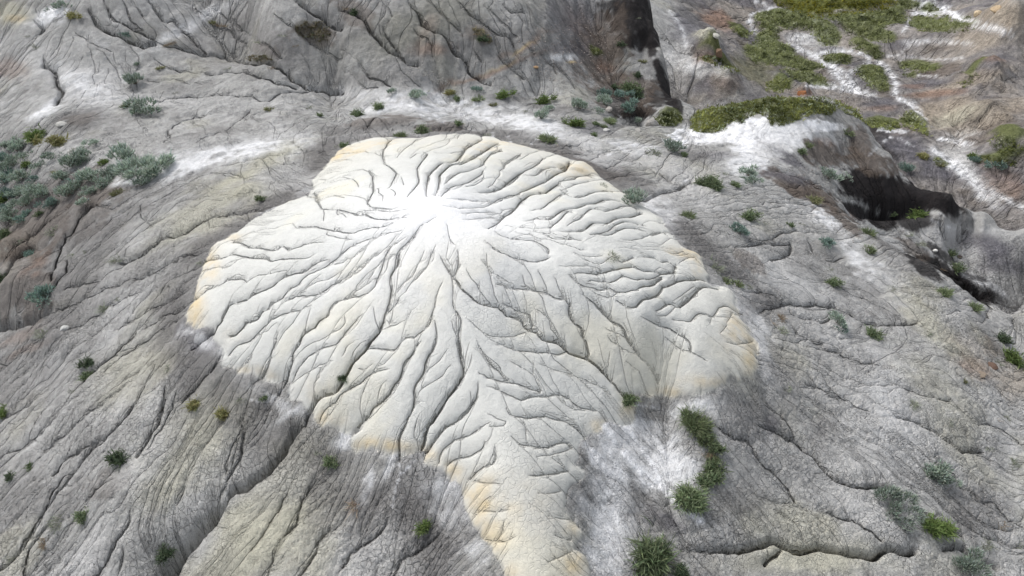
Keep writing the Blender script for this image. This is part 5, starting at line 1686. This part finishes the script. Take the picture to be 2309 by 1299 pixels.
# ------------------------------------------------------------------ stones
def stone_mesh(seed, flat=.6):
    import bmesh
    bm = bmesh.new(); bmesh.ops.create_icosphere(bm, subdivisions=3, radius=1)
    rg = np.random.default_rng(seed); pl = [(unit(rg.normal(0, 1, 3)), rg.uniform(.55, .85)) for _ in range(9)]
    for v in bm.verts:
        p = np.array(v.co)
        for n, d in pl:
            q = p @ n
            if q > d: p = p - n * (q - d) * .85
        p = p * (1 + .05 * math.sin(p[0] * 9 + seed) * math.sin(p[1] * 11)); p[2] *= flat
        v.co = p
    me = bpy.data.meshes.new("stone"); bm.to_mesh(me); bm.free()
    return me
STONES = """
140 277 30 .35 186,184,178 pale flat stone on the dark soil patch, upper left
145 740 26 .5 176,176,172 pale stone lying in the rill at the far left
1810 209 26 .7 158,108,74 rounded rust-coloured boulder behind the grassy knoll
1470 278 34 .9 158,154,148 grey angular rock on the lip of the dark gully
1438 292 16 .6 170,166,160 small grey rock left of the angular one
1368 292 18 .5 186,184,180 pale broken rock on the bench before the gully
1372 246 22 .5 178,172,164 buff rock beside the gully's left shrubs
2235 822 30 .4 104,84,72 reddish-brown rock jutting from the right slope
2212 838 30 .35 130,118,104 brown rock between the tan ones and the crack
2163 578 14 .6 80,70,66 dark round stone at the lip of the second black hollow
2108 563 14 .5 220,218,212 white stone chip on the black shale edge
853 1018 10 .6 196,192,184 clay crumb under the mound's front lobes
1208 150 14 .5 176,146,112 ochre rock on the rust-coloured ledge of the rear slope
2205 30 26 .6 186,168,140 tan outcrop block on the hill at the top right corner
2250 18 34 .6 170,150,122 tan outcrop at the top right, larger one
1620 118 30 .7 120,98,80 brown cliff block above the valley's left side
1612 78 26 .5 170,168,158 grey cap rock over the brown cliff block
"""
for i, ln in enumerate(STONES.strip().splitlines()):
    px, py, w, fl, c, lab = ln.split(' ', 5)
    px, py, w, fl = map(float, (px, py, w, fl)); c = lin(*map(int, c.split(',')))
    me = stone_mesh(50 + i, fl); ca = me.color_attributes.new("Col", 'FLOAT_COLOR', 'POINT')
    ca.data.foreach_set("color", np.tile(np.r_[c, 1].astype(np.float32), len(me.vertices))); me.materials.append(M_stone)
    bx, by, t = hit([px], [py + w * .12], H); r = .5 * w * float(t[0]) / FPX
    o = bpy.data.objects.new("stone", me); COL.objects.link(o)
    o.location = (float(bx[0]), float(by[0]), float(sample(H, bx, by)[0]) + .1 * r * fl); o.scale = (r, r * .8, r)
    o.rotation_euler = (0, 0, i * 1.3); o['label'] = lab; o['category'] = 'stone'

def scatter(name, label, cat, polys, n, size, cols, seed, kind='pebble'):
    """a mass of small pieces strewn over a patch of ground"""
    rg = np.random.default_rng(seed); V = []; F = []; C = []
    for P, share in polys:
        P = np.array(P, float).reshape(-1, 2); m = int(n * share)
        q = rg.uniform(P.min(0) - 3, P.max(0) + 3, (m * 4, 2)); q += 3.0 * np.c_[vnoise(q[:, 0] * .12, q[:, 1] * .12, 3), vnoise(q[:, 0] * .12, q[:, 1] * .12, 7)] * 3
        ins = np.zeros(len(q), bool)
        for i in range(len(P)):
            a, b = P[i], P[(i + 1) % len(P)]
            ins ^= ((a[1] > q[:, 1]) != (b[1] > q[:, 1])) & (q[:, 0] < (b[0] - a[0]) * (q[:, 1] - a[1]) / (b[1] - a[1] + 1e-12) + a[0])
        q = q[ins][:m]
        if len(q) == 0: continue
        x, y, t = hit(q[:, 0], q[:, 1], H); z = sample(H, x, y)
        ok = np.abs(t - np.median(t)) < .3 * np.median(t); x, y, z, t = x[ok], y[ok], z[ok], t[ok]
        s = size * t / FPX * rg.uniform(.5, 1.3, len(x)) * np.where((rg.random(len(x)) < .05) & (kind != 'pebble'), 2.4, 1); g = np.clip(.5 + .9 * fbm(x * 1.1, y * 1.1, 3, seed), 0, 1)
        if kind == 'pebble':
            for i in range(len(x)):
                b = len(V); a0 = rg.uniform(0, 6.28)
                for k in range(4): V.append((x[i] + s[i] * math.cos(a0 + k * 1.57), y[i] + s[i] * math.sin(a0 + k * 1.57) * .8, z[i] - .1 * s[i]))
                V.append((x[i], y[i], z[i] + s[i] * .8)); F += [(b, b+1, b+4), (b+1, b+2, b+4), (b+2, b+3, b+4), (b+3, b, b+4)]
                c = cols[0] + (cols[1] - cols[0]) * rg.random(); C += [c] * 5
        else:                                            # leafy sprigs: four crossed leaf faces each
            for i in range(len(x)):
                tone = cols[0] + (cols[1] - cols[0]) * np.clip(g[i] + rg.normal(0, .18), 0, 1)
                if rg.random() < .12: tone = cols[2]
                for k in range(4):
                    a = rg.uniform(0, 6.28); e = rg.uniform(.3, 1.2); L = s[i] * rg.uniform(.8, 1.6); w = s[i] * .35
                    ox, oy = rg.normal(0, s[i] * .6, 2)
                    dx, dy, dz = math.cos(a) * math.cos(e), math.sin(a) * math.cos(e), math.sin(e); b = len(V)
                    p0 = (x[i] + ox, y[i] + oy, z[i] - .15 * s[i])
                    V.append((p0[0] - dy * w, p0[1] + dx * w, p0[2])); V.append((p0[0] + dy * w, p0[1] - dx * w, p0[2]))
                    V.append((p0[0] + dx * L + dy * w * .5, p0[1] + dy * L - dx * w * .5, p0[2] + dz * L)); V.append((p0[0] + dx * L - dy * w * .5, p0[1] + dy * L + dx * w * .5, p0[2] + dz * L))
                    F.append((b, b+1, b+2, b+3)); C += [tone * rg.uniform(.8, 1.2)] * 4
    me = mesh_np(name, np.array(V), F, np.array(C), M_stone if kind == 'pebble' else M_leaf)
    o = bpy.data.objects.new(name, me); COL.objects.link(o); o['label'] = label; o['category'] = cat; o['kind'] = 'stuff'
    return o
def poly_area(P):
    P = np.array(P, float).reshape(-1, 2); return .5 * abs(np.sum(P[:, 0] * np.roll(P[:, 1], -1) - P[:, 1] * np.roll(P[:, 0], -1)))
for name, label, cat, P, dens, size, kk in MATS:
    n = int(poly_area(P) * dens * 1.7); size *= .72
    scatter(name, label, cat, [(P, 1.0)], n, size, MATC[kk], 100 + int(P[0]) % 97, 'leaf')
scatter("rubble", "pale stone rubble strewn in the hollow at the foot of the rear slope", "rubble", [([930,140,960,150,1010,180,1020,192,985,190,950,170], 1.)], 420, 1.3, [lin(150,146,138), lin(206,202,194)], 5)
scatter("gravel", "pale gravel in the dry stream bed of the valley below the knoll", "gravel", [([2020,215,2060,220,2080,260,2110,290,2080,285,2040,250], .3), ([1870,160,1960,170,1990,215,1890,205], .3), ([1820,190,1960,210,2000,230,1880,225], .2), ([2120,350,2200,380,2280,450,2230,450,2140,390], .2)], 2200, 1.1, [lin(120,118,116), lin(214,212,208)], 6)
scatter("chips", "white stone chips scattered on the shale slope below the white sand", "gravel", [([1750,370,1820,380,1900,410,1860,440,1780,410], .5), ([1850,480,1930,500,2000,560,1960,570,1880,520], .5)], 500, 1.3, [lin(120,110,100), lin(214,208,200)], 8)
scatter("crumbs", "loose crumbs of dark mudstone on the reddish slope above the bench", "gravel", [([1180,60,1330,40,1400,150,1360,200,1220,180,1160,120], 1.)], 900, 1.2, [lin(96,84,78), lin(190,178,168)], 9)

scatter("pebbles", "small loose mudstone pebbles strewn over the grey slopes round the white mound", "gravel", [([0,760,430,760,660,930,800,1010,1040,1110,1130,1299,0,1299], .4), ([1340,1000,1700,880,2309,760,2309,1299,1340,1299], .4), ([700,215,1400,215,1540,500,1500,470,1250,340,950,300,700,330], .2)], 2600, .9, [lin(110,108,104), lin(214,212,208)], 12)
